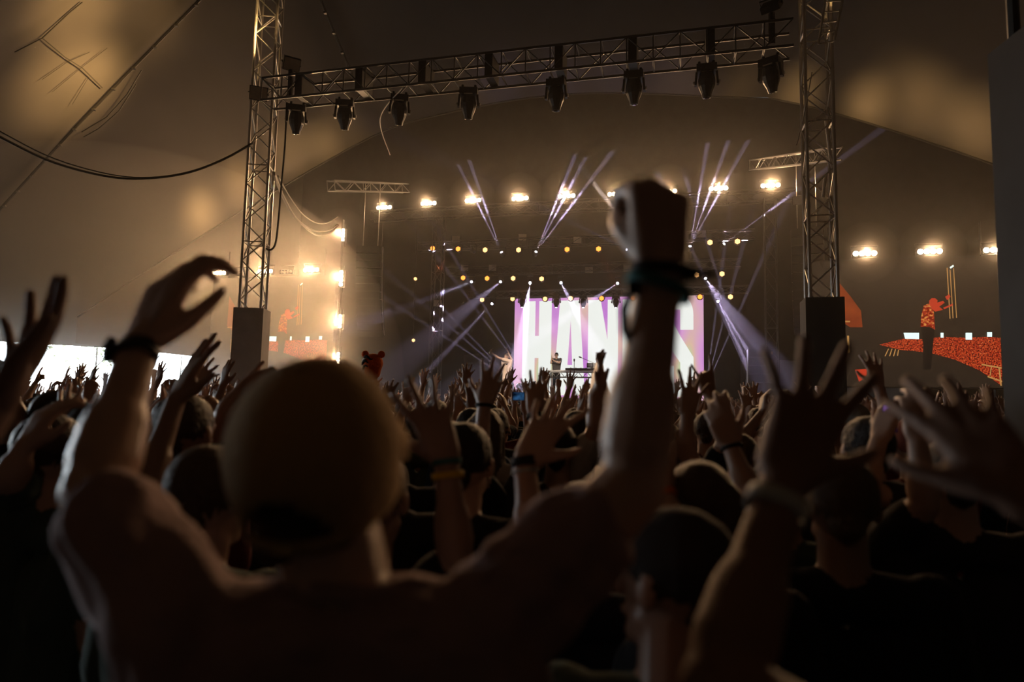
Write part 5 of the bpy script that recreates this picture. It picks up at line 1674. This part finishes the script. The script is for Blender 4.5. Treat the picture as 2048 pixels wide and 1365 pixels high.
# ---------------------------------------------------------------- performers on the stage
person('singer on stage with a microphone arm thrown up, patterned pale shirt', PV(1013, 714, 23.5),
       {'L': dict(el=PV(997, 716, 23.4), wr=PV(983, 706, 23.3), f=(-0.5, -0.3, 0.8), p=np.array([0.5, 0, 0.5]), pose='fist', ),
        'R': dict(el=PV(1024, 720, 23.5), wr=PV(1017, 706, 23.5), f=(-0.3, 0, 1), p=np.array([-1, 0, 0]), pose='relaxed')},
       own('pale_patterned_shirt', None, (0.55, 0.42, 0.32)), facing=-NV + UV * -0.4, floor_z=DECK, voxel=0.012, tris=6000)
person('performer in a dark shirt clapping behind the DJ desk', PV(1113, 711, 29.3),
       {'L': dict(el=PV(1119, 726, 29.0), wr=PV(1107, 722, 28.9), f=(-0.3, -0.2, 0.9), p=np.array([-1, 0, 0]), pose='flat'),
        'R': dict(el=PV(1102, 727, 29.0), wr=PV(1103, 719, 28.9), f=(0, -0.2, 1), p=np.array([1, 0, 0]), pose='flat')},
       own('black_shirt', None, (0.05, 0.045, 0.045)), facing=-NV, floor_z=DECK + 0.32, voxel=0.012, tris=6000)
person('drummer in a white top at the right end of the DJ desk', PV(1195, 720, 29.6), {}, own('white_top', None, (0.6, 0.58, 0.55)), facing=-NV, floor_z=DECK + 0.32, voxel=0.012, tris=5000)
mc = empty('hand_microphone', PV(981, 704, 23.25), 0)
MB().lathe([(-0.18, 0.018), (0.0, 0.022)], (0, 0, 0), (-0.4, -0.3, -0.6), 10).build('handle', M_BLACK, mc)
MB().lathe([(0, 0.022), (0.02, 0.034), (0.05, 0.034), (0.075, 0.014)], (0, 0, 0), (-0.4, -0.3, -0.6), 10).build('grille', M_TRUSS, mc)
tag(mc, "microphone in the singer's raised hand", 'microphone')

# ---------------------------------------------------------------- phones
def phone(p, toward, label, w, h, m_scr):
    e = empty('phone', p)
    d = nrm(np.asarray(toward) - np.asarray(p))
    q = Vector(d).to_track_quat('-Y', 'Z').to_matrix()
    MB().box((0, 0, 0), (w, 0.009, h), q).build('case', M_BLACK, e)
    MB().box(np.array(q @ Vector((0, -0.0052, 0.0))), (w * 0.9, 0.001, h * 0.92), q).build('display', m_scr, e)
    MB().box(np.array(q @ Vector((w * 0.3, 0.0052, h * 0.4))), (w * 0.25, 0.002, h * 0.1), q).build('camera_bump', M_BLACKMETAL, e)
    tag(e, label, 'phone')
M_PH1 = mottled('phone_display_violet', [(0.42, (0.01, 0.0, 0.02)), (0.55, (0.35, 0.15, 0.6)), (0.68, (0.9, 0.8, 1.0))], 22, 0.7)
M_PH2 = mottled('phone_display_pale', [(0.4, (0.05, 0.03, 0.03)), (0.6, (0.9, 0.85, 0.8))], 30, 0.9)
M_PH3 = mottled('phone_display_blue', [(0.4, (0.0, 0.01, 0.03)), (0.66, (0.08, 0.3, 0.7))], 25, 0.3)
phone(P(1780, 838, 2.2), CAM, 'phone with a violet picture held up on the right', 0.042, 0.088, M_PH1)
phone(P(943, 781, 6.5), CAM, 'small phone with a pale picture held up left of the open hand', 0.045, 0.075, M_PH2)
phone(P(1037, 793, 4.2), CAM, 'phone with a blue picture between the two open hands', 0.075, 0.05, M_PH3)

# ---------------------------------------------------------------- plush animal head on a stick above the crowd
def plush():
    p = P(746, 727, 7.6)
    e = empty('plush_head', p)
    om = own('orange_plush', None, (0.75, 0.13, 0.02), 0.95, 0.6, 60)
    F = Fig()
    F.ell((0, 0, 0), 0.115, 0.12, 0.11)
    F.cap((0, 0, -0.05), (0, 0, -0.10), 0.1, 0.09)
    link(bpy.data.objects.new('head', F.fuse('head', 0.012, 3000, [om], (0, 0, 0), 2)), e)
    for s in (-1, 1):
        E_ = Fig(); E_.ell((s * 0.09, 0, 0.10), 0.042, 0.025, 0.042)
        link(bpy.data.objects.new('ear', E_.fuse('ear', 0.008, 900, [om], (0, 0, 0), 2)), e)
    blk = own('black_plush', None, (0.02, 0.015, 0.015), 0.95)
    for (z, a0, a1, m) in ((0.055, 3.6, 4.9, blk), (0.0, 3.4, 4.5, blk), (0.025, 3.5, 4.2, own('white_plush', None, (0.7, 0.68, 0.62))), (-0.05, 3.3, 4.4, blk)):
        rr = math.sqrt(max(0.001, 1 - (z / 0.117) ** 2)) * 0.119
        MB().tube([(rr * math.cos(a), rr * math.sin(a) * 1.04, z + 0.02 * math.sin(5 * a)) for a in np.linspace(a0, a1, 9)], [0.003, 0.01, 0.013, 0.014, 0.014, 0.013, 0.011, 0.008, 0.003], 6).build('stripe', m, e)
    rod('stick', (0, 0, -1.0), (0, 0, -0.12), 0.014, M_POLE, e)
    tag(e, 'orange striped plush animal head with round ears held above the crowd', 'plush toy')
plush()

# ---------------------------------------------------------------- the packed crowd
kind_mesh = []
for i, (l, r, h, w) in enumerate(KINDS):
    kind_mesh.append(crowd_mesh('person', l, r, h))
placed = [(np.array([o.location[0], o.location[1]])) for o in bpy.data.objects if o.type == 'MESH' and o.get('category') == 'person']
mast_xy = [W(-9.42, 13.3)[:2], W(2.4, 13.25)[:2], W(2.05, 4.0)[:2]]

def px_of(p):
    v = np.asarray(p) - CAM
    w = v @ _F
    return 1024 + FPX * (v @ _R) / w, 682.5 - FPX * (v @ _U) / w

cands = []
d = 2.6
row = 0
while True:
    v = d
    if v > 20.2: break
    step = 0.50 + 0.012 * v
    for u in np.arange(-24, 16, step):
        uu = u + rng.normal(0, 0.09) + (row % 2) * step / 2; vv = v + rng.normal(0, 0.10)
        p = W(uu, vv)
        x, y = px_of(np.array([p[0], p[1], 1.7])) if p[1] > 0.5 else (-999, 0)
        if p[1] < 2.3 or x < -90 or x > 2140: continue
        if uu < -23.6 or vv > 20.4: continue
        cands.append((p[1], p, uu, vv, x))
    d += 0.55 + 0.02 * v
    row += 1
cands.sort(key=lambda q: q[0])
members = {}
far = []
n_ind = 0
def zone(uu, vv, x):
    side = 'by the tent opening' if x < 480 else ('left of centre' if x < 900 else ('before the lettered screen' if x < 1420 else 'on the right'))
    dep = 'near rows' if vv < 5.5 else ('middle rows' if vv < 10 else 'back rows')
    return side, dep
for (Y, p, uu, vv, x) in cands:
    if any(np.hypot(*(p[:2] - q)) < 0.36 for q in placed): continue
    if any(np.hypot(*(p[:2] - q)) < 0.62 for q in mast_xy): continue
    sc = float(np.clip(rng.normal(0.985, 0.04), 0.9, 1.06))
    if Y < 4.5: sc = min(sc, 0.99)
    lim = 90 if x < 480 else 78
    ok = [i for i, (me, top) in enumerate(kind_mesh) if (top * sc - 1.75) * FPX / Y < lim + rng.normal(0, 10)]
    if Y < 3.6: ok = [i for i in ok if KINDS[i][0] in ('down', 'bent') and KINDS[i][1] in ('down', 'bent', 'mid')] or [7]
    if Y > 5:      # hands up almost everywhere
        hi = [i for i in ok if kind_mesh[i][1] > 1.86]
        if hi and rng.random() < 0.82: ok = hi
    if not ok: ok = [7]
    ki = ok[int(rng.integers(len(ok)))]
    placed.append(p[:2])
    rot = -STAGE_ANG * -1 + rng.normal(0, 0.22)
    if n_ind < 290:
        o = bpy.data.objects.new('crowd_person', kind_mesh[ki][0])
        o.location = (p[0], p[1], 0)
        o.rotation_euler = (0, 0, rot)
        o.scale = (sc, sc, sc)
        link(o)
        a, b_ = zone(uu, vv, x)
        members.setdefault((ki, a, b_), []).append((x, o))
        n_ind += 1
    else:
        far.append((p, rot, sc, ki))
ORD = ['first', 'second', 'third', 'fourth', 'fifth', 'sixth', 'seventh', 'eighth', 'ninth', 'tenth', 'eleventh', 'twelfth', 'thirteenth', 'fourteenth', 'fifteenth', 'sixteenth']
for (ki, a, b_), lst in members.items():
    lst.sort(key=lambda q: q[0])
    for n_, (x, o) in enumerate(lst):
        w = '' if len(lst) == 1 else (f', {ORD[n_]} from left' if n_ < len(ORD) else ', far right')
        tag(o, f'person, {KINDS[ki][3]}, {a}, {b_}{w}', 'person', f'crowd {a}, {b_}')
# the farthest rows, joined
low = {}
def low_mesh(ki):
    if ki not in low:
        l, r, h, w = KINDS[ki]
        me, _ = crowd_mesh('far_person', l, r, h, tris=1500, voxel=0.013)
        v = np.empty(len(me.vertices) * 3); me.vertices.foreach_get('co', v)
        low[ki] = (v.reshape(-1, 3), [tuple(q.vertices) for q in me.polygons], [q.material_index for q in me.polygons])
        bpy.data.meshes.remove(me)
    return low[ki]
if far:
    V, Fc, MI = [], [], []
    n = 0
    for (p, rot, sc, ki) in far:
        v, f, mi = low_mesh(ki)
        c, s = math.cos(rot), math.sin(rot)
        v2 = np.stack([v[:, 0] * c - v[:, 1] * s, v[:, 0] * s + v[:, 1] * c, v[:, 2]], 1) * sc + np.array([p[0], p[1], 0])
        V.append(v2); Fc += [tuple(i + n for i in q) for q in f]; MI += mi
        n += len(v2)
    me = bpy.data.meshes.new('far_crowd')
    me.from_pydata(np.vstack(V).tolist(), [], Fc)
    for m in PMATS: me.materials.append(m)
    me.polygons.foreach_set('material_index', np.array(MI, dtype=np.int32))
    me.shade_smooth()
    o = bpy.data.objects.new('far_crowd', me); link(o)
    tag(o, 'farthest rows of the crowd, hands raised at the foot of the stage', 'crowd', kind='stuff')
print('CROWD individuals', n_ind, 'far', len(far))
bpy.data.scenes.remove(TMP)
